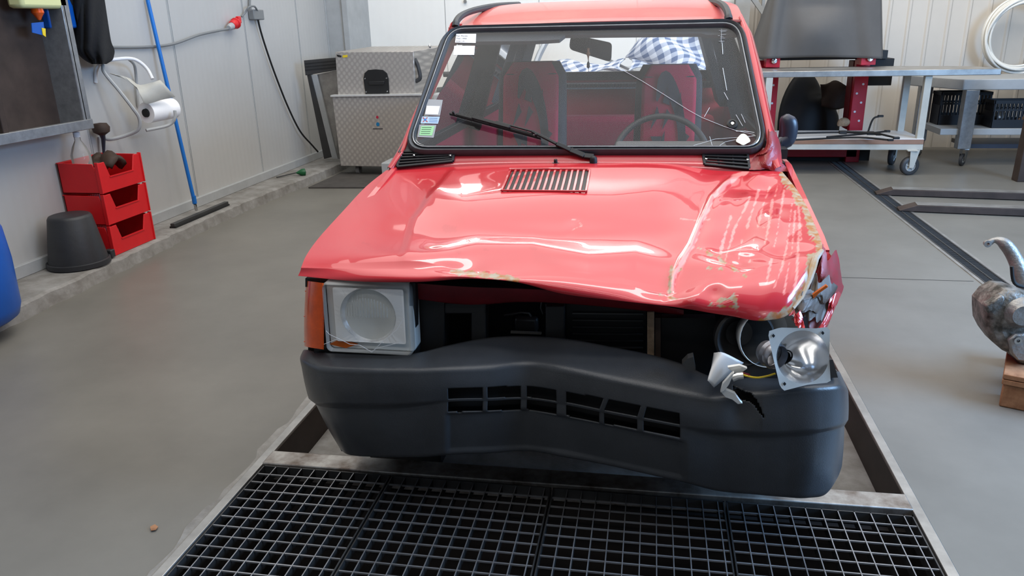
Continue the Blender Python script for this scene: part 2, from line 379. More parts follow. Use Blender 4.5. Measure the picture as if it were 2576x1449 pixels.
# walls
struct('wall_left', MB().bb((-3.74, -4.5, 0), (-3.62, 6.8, 4.4)), 'wall_grey')
mb = MB()
for y in (-.9, .35, 1.55, 2.72, 3.82, 4.95, 6.05): mb.bb((-3.62, y-.004, .1), (-3.617, y+.004, 4.4)); mb.bb((-3.62, y+.012, .1), (-3.6155, y+.016, 4.4))
struct('wall_left_seams', mb, 'grey_paint')
struct('baseboard_left', MB().bb((-3.62, -4.5, .08), (-3.585, 6.8, .155)), 'grey_paint', bevel=.004)
struct('wall_column', MB().bb((-3.9, 6.8, 0), (-3.36, 7.5, 4.4)), 'grey_paint')
mb = MB().bb((-3.41, 6.775, 0), (-3.345, 6.8, 4.4)); mb.bb((-3.64, 6.785, 0), (-3.60, 6.8, 4.4)); struct('trim_column', mb, 'grey_paint', bevel=.004)
struct('wall_back', MB().bb((-3.5, 7.5, 0), (.87, 7.65, 4.4)), 'wall_white')
mb = MB()
for x in (-2.419, -1.306, -.192): mb.bb((x-.003, 7.496, 0), (x+.003, 7.5, 4.4))
struct('wall_back_seams', mb, 'grey_paint')
mb = MB().bb((.87, 7.35, 0), (1.02, 7.65, 4.4)); mb.bb((1.17, 7.58, 0), (1.2, 7.62, 4.4))
mb.bar((1.0, 7.42, 1.70), (1.32, 7.42, 1.30), .06, .05)
struct('wall_post', mb, 'grey_paint')
# trapezoidal sheet wall, right of the post
mb = MB(); rows = []; x = 1.0; prof = []
while x < 6.2:
    prof += [(x, 7.65), (x+.10, 7.65), (x+.115, 7.635), (x+.135, 7.635), (x+.15, 7.65)]; x += .20
G = np.array([[(px_, py_, z) for px_, py_ in prof] for z in (0, 4.4)]); mb.grid(G)
struct('wall_back_sheet', mb, mat('sheet_beige', (214, 206, 194), .55, noise=.06, nscale=1.5))
struct('wall_right', MB().bb((5.2, -4.5, 0), (5.3, 7.65, 4.4)), 'wall_plain')
struct('wall_front', MB().bb((-3.74, -4.6, 0), (5.3, -4.5, 4.4)), 'wall_plain')
struct('ceiling', MB().bb((-3.74, -4.6, 4.4), (5.3, 7.7, 4.5)), mat('ceiling_white', (150, 150, 148), .8))
# concrete ledge along the left wall, chipped front edge
mb = MB(); ys = np.arange(-4.5, 7.5, .06); edge = [-3.27+.04*math.sin(y*1.3)+random.uniform(-.012, .012) for y in ys]
G = np.array([[(-3.62, y, .08) for y in ys], [(e-.02, y, .082) for e, y in zip(edge, ys)], [(e, y, .07) for e, y in zip(edge, ys)], [(e+.015, y, 0) for e, y in zip(edge, ys)]])
mb.grid(G); struct('trim_ledge', mb, 'concrete', smooth=True, auto=30)
# drain channel in the floor, right
dx0, dx1 = 1.845, 1.965
mb = MB()
mb.bb((dx0-.02, -3, 0), (dx0, 6.6, .004)); mb.bb((dx1, -3, 0), (dx1+.02, 6.6, .004)); struct('trim_drain_edge', mb, 'steel')
struct('trim_drain_channel', MB().bb((dx0, -3, .0005), (dx1, 6.6, .0015)), 'void')
mb = MB(); y = 0.4
while y < 6.6:
    mb.bb((dx0, y, .001), (dx1, y+.004, .005)); y += .022
for x in (dx0+.005, (dx0+dx1)/2, dx1-.005): mb.bb((x-.004, -.5, .001), (x+.004, 6.6, .0055))
struct('trim_drain_grate', mb, 'dark_steel')
# screw in the back wall
tag(rebase(MB().cyl((-2.17, 7.5, 1.70), (-2.17, 7.47, 1.70), .018, 10).build('wall_bolt', 'steel')), 'small round metal bolt head high on the white back wall', 'bolt')
# ------------------------------------------------------------------ floor gratings
def grating(xa, xb, label):
    e = empty('floor_grating', ((xa+xb)/2, -.2, -.035)); tag(e, label, 'floor grating', 'steel gratings laid over the pit')
    ya, yb = -1.2, .308
    f = MB(); f.bb((xa+.003, ya, -.032), (xa+.007, yb, 0)); f.bb((xb-.007, ya, -.032), (xb-.003, yb, 0)); f.bb((xa+.003, yb-.004, -.032), (xb-.003, yb, 0)); f.bb((xa+.003, ya, -.032), (xb-.003, ya+.004, 0))
    f.build('frame', 'dark_steel', e)
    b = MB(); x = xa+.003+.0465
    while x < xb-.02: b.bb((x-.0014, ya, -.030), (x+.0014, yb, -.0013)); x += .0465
    b.build('bearing_bars', 'bar_side_shade', e)
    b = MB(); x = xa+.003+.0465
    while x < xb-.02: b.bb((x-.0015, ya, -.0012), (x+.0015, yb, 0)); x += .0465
    b.build('lit_bar_edges', 'grate', e)  # bright caps: light on the bar tops put into the colour
    c = MB(); y = .259
    while y > ya: c.bb((xa+.004, y-.002, -.006), (xb-.004, y+.002, -.0013)); y -= .0473
    c.build('cross_bars', 'grate', e)
for a, b, lb in ((X0+.006, -.81, 'square mesh steel grating against the left rail of the pit'), (-.81, -.272, 'square mesh steel grating, second from the left rail, in front of the bumper'),
                 (-.272, .265, 'square mesh steel grating, third from the left rail, in front of the bumper'), (.265, X1-.006, 'square mesh steel grating against the right rail of the pit')): grating(a, b, lb)
# ceiling lamps (batten tubes)
for i, (x, y, lx) in enumerate(((-1.6, 1.4, 1.5), (.9, 1.4, 1.5), (-1.6, -1.1, 1.5), (.9, -1.1, 1.5))):
    pass

# ================================================================== CAR
XC = -.232
car = empty('hatchback_car', (XC, .0, 0)); tag(car, 'crashed red hatchback car with a buckled bonnet standing over the floor pit', 'car')
# two lift runways carry the wheels
for x, s in ((-.87, 'left'), (.40, 'right')):
    r_ = rebase(MB().bb((x-.14, .62, -.15), (x+.14, 3.7, -.006)).build('lift_runway', 'dark_steel', bevel=.004))
    tag(r_, 'low steel lift runway in the pit under the wheels on the car\'s '+('mirrorless' if s == 'left' else 'crushed')+' side', 'lift runway')
# ---- bonnet: Coons patch between four traced edges, then buckled
NU, NV = 420, 210
Lk = [(972, 428, .97), (920, 470, .8), (860, 534, .55), (804, 596, .35), (772, 640, .22), (757, 674, .15)]
Rk = [(1968, 432, .97), (2003, 475, .8), (2030, 520, .65), (2054, 575, .48), (2068, 615, .36), (2066, 638, .29)]
Bk = [(972, 428, .97), (1060, 424, .97), (1140, 420, .97), (1300, 413, .975), (1500, 411, .975), (1700, 414, .975), (1790, 428, .97), (1890, 431, .96), (1930, 430, .965), (1968, 432, .97)]
Fk = [(757, 674, .15), (900, 676, .13), (1050, 678, .12), (1200, 690, .11), (1300, 693, .11), (1420, 696, .115), (1560, 714, .12), (1690, 738, .12), (1790, 708, .15), (1900, 690, .18), (2000, 660, .24), (2066, 638, .29)]
Gk = [(750, 694, .14), (900, 708, .10), (1060, 709, .085), (1190, 701, .09), (1300, 710, .085), (1410, 738, .075), (1560, 757, .075), (1700, 773, .08), (1830, 794, .085), (1930, 806, .095), (1988, 788, .12), (2036, 730, .2)]
def curve3(K, n):
    P = np.array([at(a, b, y=c) for a, b, c in K]); s = np.array([k[0] if abs(K[0][0]-K[-1][0]) > 500 else i for i, k in enumerate(K)], float)
    s = (s-s[0])/(s[-1]-s[0]); return cri(s, P, np.linspace(0, 1, n))
Lc, Rc, Bc, Fc = curve3(Lk, NV), curve3(Rk, NV), curve3(Bk, NU), curve3(Fk, NU)
u = np.linspace(0, 1, NU)[None, :, None]; v = np.linspace(0, 1, NV)[:, None, None]
H = (1-v)*Bc[None]+v*Fc[None]+(1-u)*Lc[:, None]+u*Rc[:, None]-((1-u)*(1-v)*Bc[0]+u*(1-v)*Bc[-1]+(1-u)*v*Fc[0]+u*v*Fc[-1])
px, py = proj(H)
uu = np.linspace(0, 1, NU)[None, :]; vv = np.linspace(0, 1, NV)[:, None]
edge = np.clip(vv*(1-vv)*16, 0, 1)*np.clip(uu*(1-uu)*16, 0, 1)
def gs(x, s): return np.exp(-(x/s)**2)
def G2(cx_, cy_, sx_, sy_, rot=0):
    a = math.radians(rot); dx = px-cx_; dy = py-cy_; return np.exp(-((dx*math.cos(a)+dy*math.sin(a))/sx_)**2-((-dx*math.sin(a)+dy*math.cos(a))/sy_)**2)
def sst(x, a, b): t = np.clip((x-a)/(b-a), 0, 1); return t*t*(3-2*t)
dz = np.zeros_like(px)
fy = np.interp(px, [1040, 1110, 1170, 1300, 1400, 1540, 1650, 1710], [478, 500, 521, 513, 508, 508, 496, 484])
win = sst(px, 1020, 1100)*(1-sst(px, 1640, 1730))
t_ = py-fy
dz += win*(.016*np.where(t_ < 0, np.exp(-(t_/45)**2), np.exp(-(t_/38)**2))-.010*gs(t_-105, 48))
# raised centre panel, soft crease down the left
cr_x = np.interp(py, [415, 550, 690], [1142, 1040, 1000])
dz += .009*sst(px-cr_x, -14, 14)*(1-sst(px, 1690, 1800))*(1-sst(py, 540, 700))
dz -= .008*G2(1090, 470, 60, 60)
dz -= .003*G2(1442, 568, 22, 12, -20)
rc_y = np.interp(px, [950, 1060, 1200, 1340, 1480, 1600, 1690], [655, 652, 626, 624, 652, 646, 668]); rc_a = np.interp(px, [880, 1020, 1180, 1340, 1480, 1600, 1700], [.002, .010, .015, .017, .014, .013, .006])
dz += rc_a*np.exp(-((py-rc_y)/27)**2)-.012*G2(1390, 585, 230, 22)
dz -= .007*G2(1150, 680, 60, 20)
# right part: fold line, pressed in wing
fold = [(1880, 428), (1835, 455), (1790, 500), (1762, 560), (1738, 620), (1692, 700), (1686, 748)]
fd = segd(px, py, fold)
dz += .010*np.exp(-(fd/7)**2)*sst(py, 425, 470)
R_ = sst(px, 1730, 1820)
dz += R_*(-.018*G2(1850, 600, 70, 28, -35)+.014*G2(1930, 560, 70, 40, 20)-.012*G2(1900, 470, 60, 18)+.012*G2(1800, 545, 25, 60, 20)-.010*G2(1950, 640, 60, 12, -8)+.012*G2(1870, 640, 90, 9, 6)-.01*G2(1840, 665, 50, 10, 12))
dz += R_*.008*np.sin((px+py*.6)/19.)*G2(1910, 450, 60, 26)
dz += R_*.004*np.sin(px/23.+py/17.)*np.cos(py/29.-px/41.)
dz += .0016*np.sin(px/71.+1)*np.cos(py/37.)
H[..., 2] += dz*np.clip(edge, 0, 1)
# traced crest and lip, rolled profile
Gc = curve3(Gk, NU); NL = 60; Lip = []
cf = np.interp(np.linspace(0, 1, NU), [0, .6, .72, .8, .95, 1], [1, 1, .8, 1.6, 1.3, 0])
gslope = (H[-1]-H[-8]); gslope = gslope/np.linalg.norm(gslope, axis=1)[:, None]
for k in range(1, NL):
    s = k/(NL-1); ln = np.linalg.norm(Gc-Fc, axis=1)[:, None]
    # hermite from the bonnet's own slope to straight down
    h0 = 2*s**3-3*s**2+1; h1 = s**3-2*s**2+s; h2 = -2*s**3+3*s**2; h3 = s**3-s**2
    T0 = gslope*ln*1.1*np.clip(cf, .2, 2)[:, None]; T1 = np.array([0, .25, -1.])[None]*ln*.9
    Lip.append(h0*Fc+h1*T0+h2*Gc+h3*T1)
Lip = np.array(Lip)
lx, ly = proj(Lip)
sL = np.linspace(0, 1, NL)[1:, None]
bump_ = (np.sin(math.pi*sL))*(.010*np.exp(-((lx-1740)/26)**2)-.014*np.exp(-((lx-1800)/30)**2)*gs(ly-735, 25)+.010*np.exp(-((lx-1150)/60)**2)+.006*np.sin(lx/70.))
Lip[..., 1] -= bump_; Lip[..., 2] += bump_*.3
last = Lip[-1]; ret = [last+np.array([0, .012, -.002]), last+np.array([0, .03, .006])]
ALL = np.concatenate([H, Lip, np.array(ret)], 0)
mb = MB().grid(ALL[:, ::-1]); hood = mb.build('bonnet', 'paint_damaged', car, smooth=True, auto=180)
# wear masks
apx, apy = proj(ALL[:, ::-1].reshape(-1, 3))
rng = np.random.RandomState(3)
def wob(a, b, f, amp, ph=0): return amp*(np.sin(a/f+ph)+.6*np.sin(b/f*1.7+ph*2)+.5*np.sin((a+b)/f*2.9+1+ph))
R = np.zeros(len(apx)); Gm = np.zeros(len(apx)); Bm = np.zeros(len(apx))
def mark(arr, pts, wd, soft=2, rag=2.0, k=1.0):
    d = segd(apx, apy, pts)+wob(apx, apy, 5, rag); np.maximum(arr, k*np.clip((wd-d)/soft, 0, 1), out=arr)
mark(R, [(1138, 684), (1175, 688), (1235, 692)], 7); mark(R, [(1225, 692), (1270, 697), (1300, 706)], 8)
mark(R, [(1690, 672), (1686, 700), (1683, 735)], 4); mark(R, [(1712, 676), (1704, 690)], 3, rag=3); mark(R, [(1660, 742), (1705, 752)], 3, rag=2)
mark(R, [(1762, 626), (1800, 645), (1835, 668), (1872, 692)], 3.5, rag=3.4); mark(R, [(1780, 672), (1815, 675)], 2.5, rag=3)
mark(R, [(1790, 764), (1848, 746), (1856, 780)], 5, rag=3.4); mark(R, [(1795, 768), (1850, 772)], 2, rag=3)
mark(R, [(1972, 440), (2000, 480), (2024, 520), (2045, 570), (2062, 620), (2072, 645)], 13, rag=4)
mark(R, [(2064, 630), (2046, 650), (2034, 700), (2014, 745), (1990, 782), (1935, 804), (1925, 806)], 13, rag=4)
mark(Gm, fold, 8, 3, 1.5)
for P_ in [((1218, 290), (1115, 500), (1060, 690)), ((1270, 250), (1200, 480)), ((1340, 225), (1300, 340), (1268, 470)), ((1390, 220), (1375, 280)), ((1360, 310), (1310, 590)), ((1095, 410), (1030, 640)),
           ((1430, 250), (1380, 560), (1370, 600)), ((1480, 330), (1450, 600), (1420, 720), (1370, 860)), ((1245, 530), (1215, 700)), ((1165, 560), (1145, 690)), ((1500, 380), (1480, 620), (1430, 900)), ((1530, 440), (1510, 800), (1480, 920)), ((1350, 680), (1320, 830)), ((1300, 480), (1312, 482)), ((1520, 300), (1540, 560))]:
    mark(Gm, [(1400+a/2.5, 380+b/2.5) for a, b in P_], 2.2+rng.rand()*1.6, 1.5, 1.3, .85)
mark(Gm, [(1053, 462), (1062, 452), (1078, 450), (1092, 457), (1094, 466), (1086, 470)], 2, 1.5, .6, .6)
mark(Gm, [(1440, 578), (1463, 568), (1455, 555), (1440, 552)], 1.5, 1.2, .5); mark(Gm, [(1712, 550), (1760, 556), (1785, 552)], 1.6, 1.2, .6, .7)
for a, b, r1 in ((1055, 628, 9), (1088, 621, 11), (1125, 620, 12), (1152, 632, 12), (1060, 585, 30), (1130, 575, 22), (1185, 528, 8), (1140, 648, 12), (1340, 622, 14), (920, 612, 12), (1225, 628, 9)):
    mark(Bm, [(a-r1*.5, b), (a+r1*.5, b+2)], r1*.45, 3, 1.8, .6)
ca = hood.data.color_attributes.new('wear', 'FLOAT_COLOR', 'POINT')
buf = np.ones((len(apx), 4), 'f'); buf[:, 0] = R; buf[:, 1] = Gm; buf[:, 2] = Bm; ca.data.foreach_set('color', buf.ravel())
def hoodz(px_, py_, lift=.002):
    """surface point of the bonnet seen at a photo pixel"""
    d = (px-px_)**2+(py-py_)**2; i = np.unravel_index(np.argmin(d), d.shape)
    i0, j0 = i[0], i[1]; i1 = min(i0+1, NV-1); j1 = min(j0+1, NU-1)
    if i1 == i0: i0 -= 1
    if j1 == j0: j0 -= 1
    n = np.cross(H[i0, j1]-H[i0, j0], H[i0, j0]-H[i1, j0]); n = _n(n); n = n if n[2] > 0 else -n
    return at(px_, py_, pl=(H[i0, j0], n))+n*lift
# bonnet air vent
vent = MB(); base = [hoodz(*p, .0015) for p in ((1288, 433), (1480, 432), (1471, 481), (1268, 479))]
vent.prism(base, (0, 0, .001)); vo_ = vent.build('air_vent', 'black', hood)
rb = MB(); A_, B_, C_, D_ = [hoodz(*p, .004) for p in ((1284, 430), (1484, 430), (1474, 484), (1262, 482))]
for a, b, w_ in ((A_, B_, .010), (B_, C_, .007), (C_, D_, .006), (D_, A_, .007)): rb.bar(a, b, w_, .006)
for k in range(1, 14):
    f = k/14; rb.bar(A_+(B_-A_)*f, D_+(C_-D_)*f, .0078, .006)
rb.build('vent_ribs', 'paint', hood, smooth=False, bevel=.001)
tb = MB().tube([hoodz(1282, 434, .006), hoodz(1282, 430, .007), hoodz(1380, 429, .007), hoodz(1479, 430, .007), hoodz(1480, 434, .006)], .0035); tb.build('vent_lip', 'paint', hood, smooth=True)
# ---- cowl panel between bonnet and screen
def line(K, n=40): return cri([k[0] for k in K], np.array([at(a, b, y=c) for a, b, c in K]), np.linspace(K[0][0], K[-1][0], n))
cow = np.array([line([(975, 427, .965), (1140, 420, .97), (1500, 412, .973), (1800, 428, .968), (1966, 432, .967)])+np.array([0, .004, -.012]),
                line([(980, 420, .985), (1140, 411, .985), (1500, 405, .985), (1790, 410, .985), (1955, 420, .985)]),
                line([(1000, 388, 1.02), (1140, 387, 1.02), (1500, 386, 1.02), (1790, 388, 1.02), (1930, 390, 1.02)]),
                line([(1010, 372, 1.04), (1140, 372, 1.04), (1500, 372, 1.04), (1790, 372, 1.04), (1930, 372, 1.04)])])
MB().grid(cow).build('cowl', 'paint', car, smooth=True, auto=180)
# plane of the screen
W0 = at(1480, 372, y=1.02); W1 = at(1480, 62, y=1.41); wt = _n(W1-W0); wn = _n(np.cross(np.array([1., 0, 0]), wt)); WP = (W0, wn)
def wp(a, b, lift=0): return at(a, b, pl=(W0-wn*lift if wn[1] > 0 else W0+wn*lift, wn))
out_n = -wn if wn[1] > 0 else wn
def rpoly(C4, r, n=7):
    """rounded quadrilateral in photo pixels"""
    out = []
    for i in range(4):
        p0, p1, p2 = [np.array(C4[(i+k) % 4], float) for k in (-1, 0, 1)]
        a = p1+_n(p0-p1)*r[i]; b = p1+_n(p2-p1)*r[i]
        for k in range(n+1): t = k/n; out.append((1-t)**2*a+2*t*(1-t)*p1+t*t*b)
    return out
def dense(Pn, per=6):
    out = []
    for i in range(len(Pn)):
        a, b = Pn[i], Pn[(i+1) % len(Pn)]; 
        for k in range(per): out.append(a+(b-a)*k/per)
    return out
outer = dense(rpoly([(1120, 69), (1868, 49), (1936, 385), (1011, 388)], [52, 52, 62, 60]))
inner = dense(rpoly([(1140, 80), (1850, 67), (1912, 368), (1036, 367)], [30, 34, 44, 44]))
rings = []
for f, lf in ((0, -.012), (.0, .006), (.25, .016), (.5, .010), (.62, .004), (.7, .010), (.85, .012), (1, .003), (1, -.01)):
    rings.append([wp(*(np.array(a)*(1-f)+np.array(b)*f), 0)+out_n*lf for a, b in zip(outer, inner)])
rings = np.array(rings); rings = np.concatenate([rings, rings[:, :1]], 1)
seal = MB().grid(rings).build('windscreen_seal', 'rubber', car, smooth=True, auto=60)
# bright filler strip
ch = [wp(*(np.array(a)*.30+np.array(b)*.70), 0)+out_n*.011 for a, b in zip(outer, inner)]
MB().tube(ch, .0026, 6, close=True).build('seal_trim', 'galv', seal, smooth=True)
gl = [wp(*p) for p in inner]; cen = sum(gl)/len(gl)
mb = MB(); mb.add([cen]+gl, [(0, i+1, (i+1) % len(gl)+1) for i in range(len(gl))]); glass_o = mb.build('windscreen', 'windshield_glass', car)
# cracks and the impact patch
def onw(pts, z=3.018, ox=1500): return [wp(ox+a/z, b/z)+out_n*.003 for a, b in pts]
ck = MB()
for pts, r_ in (([(190, 530), (350, 620), (520, 725), (700, 840), (800, 895), (960, 960), (1060, 995), (1200, 1025)], .0007), ([(1210, 1035), (1050, 1048), (900, 1060), (820, 1085), (730, 1110)], .0006), ([(1205, 1030), (1080, 1060), (980, 1080), (925, 1115)], .0006), ([(860, 1040), (880, 1112)], .0007),
                ([(1060, 1000), (1130, 1000), (1200, 1010)], .001), ([(1060, 875), (1110, 960)], .0008), ([(1100, 870), (1130, 935)], .0008), ([(960, 520), (990, 690)], .0010), ([(955, 330), (960, 415)], .001), ([(970, 705), (1000, 760)], .001), ([(820, 890), (860, 820)], .0007)):
    ck.tube(onw(pts), r_, 5)
ck.build('crack', 'crack', glass_o, smooth=True)
pt = MB(); c0 = wp(1869, 353)+out_n*.004; ring = [wp(1869+17*math.cos(a)*(1+.15*math.sin(3*a)), 353+13*math.sin(a)*(1+.12*math.cos(4*a)))+out_n*.004 for a in np.linspace(0, 2*math.pi, 22)[:-1]]
pt.prism(ring, out_n*.002).build('filler_patch', mat('filler', (228, 222, 198), .8), glass_o)
lg = MB().lathe(wp(1842, 313)+out_n*.002, out_n, [(0, .019), (.004, .019), (.006, .012), (.003, .010), (.003, 0.0)], 20).build('suction_cup', 'black', glass_o, smooth=True)
MB().lathe(wp(1842, 313)+out_n*.004, out_n, [(0, .008), (.004, .006), (.005, 0)], 14).build('suction_knob', 'chrome', lg, smooth=True)
# etched glass mark
tx = _n(wp(1840, 80)-wp(1800, 80)); tu = _n(wp(1815, 70)-wp(1815, 100))
for i, (s_, y_) in enumerate((('ASAHI', 83), ('●TV', 91), ('E4', 99), ('II', 107))): pass
em = MB()
for (a, b, c, d) in ((1808, 78, 1830, 77), (1812, 81, 1827, 80), (1815, 74, 1814, 110), (1806, 91, 1811, 91), (1813, 89, 1826, 88), (1811, 97, 1824, 97), (1808, 105, 1822, 105), (1813, 101, 1818, 108), (1812, 93, 1820, 94)):
    em.bar(wp(a, b)+out_n*.0025, wp(c, d)+out_n*.0025, .0014, .0006, up=out_n)
em.build('etched_mark', 'sticker_grey', glass_o)
# stickers (inside of the glass, seen through it; placed on it)
def sticker(poly, m_, name, lf=.0015): return MB().prism([wp(*p)+out_n*lf for p in poly], out_n*.0006).build(name, m_, glass_o)
s1 = sticker([(1148, 86), (1198, 86), (1197, 109), (1145, 108)], 'sticker_white', 'price_sticker')
for k, s_ in enumerate(('Fiat Panda', '750 1990', 'S24/141')):
    textmesh('sticker_text', s_, wp(1147.5, 93+k*6.8)+out_n*.0026, tx, tu, .0098, 'text_dark', s1, .0004, 1.2)
sticker([(1143, 116), (1195, 116), (1193, 139), (1141, 139)], 'sticker_white', 'blank_sticker')
s2 = sticker([(1076, 250), (1114, 252), (1107, 292), (1068, 290)], 'sticker_grey', 'permit_sleeve', .001); MB().prism([wp(*p)+out_n*.002 for p in ((1074, 267), (1107, 268), (1102, 289), (1070, 288))], out_n*.0005).build('permit_paper', 'sticker_white', s2)
s3 = sticker([(1062, 294), (1107, 294), (1102, 312), (1058, 311)], 'sticker_blue', 'inspection_sticker')
e3 = MB()
for k in range(4):
    a = math.pi/4+k*math.pi/2; c_ = np.array([1070, 302.]); d_ = np.array([math.cos(a), math.sin(a)]); e3.bar(wp(*(c_+d_*3))+out_n*.0026, wp(*(c_+d_*8))+out_n*.0026, .003, .0005, up=out_n)
e3.build('inspection_emblem', 'text_red', s3)
MB().lathe(wp(1070, 302)+out_n*.0024, out_n, [(0, .0055), (.0005, .0055), (.0006, .002), (.0006, 0)], 14).build('inspection_ring', 'text_blue', s3)
ln = MB()
for k in range(3): ln.bar(wp(1080, 298+k*4.5)+out_n*.0026, wp(1101, 298.5+k*4.5)+out_n*.0026, .0014, .0004, up=out_n)
ln.build('inspection_lines', 'text_blue', s3)
s4 = sticker([(1055, 314), (1098, 315), (1091, 347), (1050, 345)], 'sticker_grey', 'insurance_sleeve', .001); s5 = MB().prism([wp(*p)+out_n*.002 for p in ((1060, 318), (1094, 318), (1087, 342), (1055, 341))], out_n*.0005).build('insurance_paper', 'sticker_green', s4)
ln = MB()
for k in range(4): ln.bar(wp(1062-k, 322+k*5)+out_n*.003, wp(1086-k*1.3, 322+k*5)+out_n*.003, .0014, .0004, up=out_n)
ln.build('insurance_lines', 'text_dark', s4)
# ---- pillars and header in body colour
def strip(rows, name, m_, **k): return MB().grid(np.array(rows)).build(name, m_, car, smooth=True, **k)
def pillar(inn, outp, side, name):
    n = 40; I = cri([k[1] for k in inn], np.array([wp(*k) for k in inn]), np.linspace(inn[0][1], inn[-1][1], n))
    yo = np.linspace(1.47, 1.02, n)
    ox = np.interp(np.linspace(inn[0][1], inn[-1][1], n), [k[1] for k in outp], [k[0] for k in outp]); oy = np.linspace(inn[0][1], inn[-1][1], n)
    O = np.array([at(a, b, y=c) for a, b, c in zip(ox, oy, yo)])
    mid = (I+O)/2+out_n*.016
    q = (I+O*2)/3+out_n*.014
    S = np.array([side*-.012, .10, 0.]); Q = O+np.array([side*0, .04, 0])
    return strip([I-out_n*.015, I+out_n*.002, mid, q, O, Q, O+S], name, 'paint', auto=180)
pillar([(1133, 60), (1080, 210), (1040, 300), (1008, 392), (985, 425)], [(1150, 60), (1108, 150), (1062, 252), (1010, 362), (972, 428)], -1, 'front_pillar')
pillar([(1860, 42), (1896, 200), (1922, 300), (1938, 392), (1950, 425)], [(1868, 42), (1893, 85), (1916, 170), (1940, 290), (1962, 380), (1972, 425)], 1, 'front_pillar')
# header + roof: traced silhouette in front, crowned skin behind
def roofpt(s, y):
    t = (y-1.41)/1.95; hw = np.interp(y, [1.40, 1.55, 2.2, 3.36], [.572, .582, .582, .56]); xc = -.235
    z = 1.402+.105*math.sin(min(1, max(0, t*3.6+.03))*math.pi/2) - max(0, t-.55)*.10
    return np.array([xc+s*hw, y, z-.022*abs(s)**4-.012*abs(s)**14])
ys = np.concatenate([[1.41, 1.425, 1.44, 1.47, 1.51], np.linspace(1.56, 3.36, 24)]); ss = np.linspace(-1, 1, 49)
top_in = line([(1128, 72, 1.405), (1500, 56, 1.405), (1864, 52, 1.405)], 49)
rows = [top_in-np.array([0, -.005, .006]), top_in+np.array([0, .0, .004])]
for i, y in enumerate(ys):
    r_ = np.array([roofpt(s, y) for s in ss]); bl = min(1, (i+1)/6.); tt = top_in.copy(); tt[:, 1] = y; tt[:, 2] += .016*min(1, i/4.)+.004
    r_ = tt*(1-bl)+r_*bl if i < 6 else r_; rows.append(r_)
e_ = rows[-1].copy(); e_[:, 1] += .05; e_[:, 2] -= .06; rows.append(e_)
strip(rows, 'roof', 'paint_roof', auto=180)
rr_ = []
for sd in (-1, 1):
    S_ = [np.array([roofpt(sd, y)+np.array([0, 0, 0]) for y in ys[5:]]), np.array([roofpt(sd, y)+np.array([sd*.025, 0, -.04]) for y in ys[5:]]), np.array([roofpt(sd, y)+np.array([sd*.04, 0, -.11]) for y in ys[5:]])]
    strip(S_, 'roof_side_rail', 'paint', auto=180)
    if sd < 0: gp = [at(1146, 68, y=1.41), at(1149, 53, y=1.43), at(1164, 38, y=1.50), at(1195, 26, y=1.62), at(1240, 17, y=1.82), at(1275, 13.5, y=2.05), at(1305, 12, y=2.3)]
    else: gp = [at(1833, 50, y=1.41), at(1831, 35, y=1.43), at(1824, 20, y=1.50), at(1812, 10, y=1.60), at(1795, 5, y=1.75), at(1775, 3, y=1.95)]
    gp = [p+np.array([0, 0, .001]) for p in cr(gp, 22)]
    MB().tube(gp, [.016]*3+[.014]*19, 8).build('roof_gutter_strip', 'rubber', car, smooth=True)
# header trim inside + visors
MB().prism([wp(*p)-out_n*.03 for p in ((1150, 70), (1850, 58), (1856, 72), (1780, 74), (1765, 70), (1420, 74), (1405, 86), (1340, 90), (1145, 92))], -out_n*.02).build('header_lining', 'interior_grey', car)
# ---- black scuttle grilles
def louvre(poly, n_, scr, name):
    P4 = [at(a, b, y=c) for a, b, c in poly]
    nrm = _n(np.cross(P4[1]-P4[0], P4[3]-P4[0])); nrm = nrm if nrm[2] > 0 else -nrm
    base = MB().prism([p+nrm*.002 for p in P4], nrm*.003).build(name, 'void', car)
    fr = MB()
    T, B = (P4[0], P4[1]), (P4[-1], P4[2])
    for i in range(len(P4)): fr.bar(P4[i]+nrm*.006, P4[(i+1) % len(P4)]+nrm*.006, .009, .010, up=nrm)
    for k in range(1, n_):
        f = k/n_; a = T[0]+(B[0]-T[0])*f; b = T[1]+(B[1]-T[1])*f; fr.bar(a+nrm*.007, b+nrm*.007, .0065, .009, up=nrm)
    for f in (.33, .66): fr.bar(T[0]+(T[1]-T[0])*f+nrm*.004, B[0]+(B[1]-B[0])*f+nrm*.004, .008, .004, up=nrm)
    fr.build('slats', 'rubber_dark', base, bevel=.0015)
    for a, b, c in scr: MB().lathe(at(a, b, y=c)+nrm*.009, nrm, [(0, .0045), (.003, .004), (.004, 0)], 10).build('screw', 'chrome', base, smooth=True)
louvre([(1012, 384, 1.02), (1143, 384, 1.02), (1140, 404, .995), (1118, 414, .985), (1090, 419, .98), (1000, 421, .975)][:1]+[(1143, 384, 1.02), (1140, 408, .99), (1000, 422, .972)], 5, [(1043, 395, 1.0), (1134, 395, 1.0)], 'scuttle_grille')
louvre([(1768, 389, 1.02), (1880, 390, 1.02), (1884, 427, .975), (1772, 416, .985)], 4, [(1776, 404, 1.0), (1880, 406, 1.0)], 'scuttle_grille')
MB().prism([at(*p[:2], y=p[2])+np.array([0, -.004, .004]) for p in ((1022, 352, 1.06), (1036, 374, 1.04), (1060, 385, 1.025), (1008, 386, 1.015), (1002, 384, 1.015))], (0, .004, -.003)).build('corner_gasket', 'rubber', car)
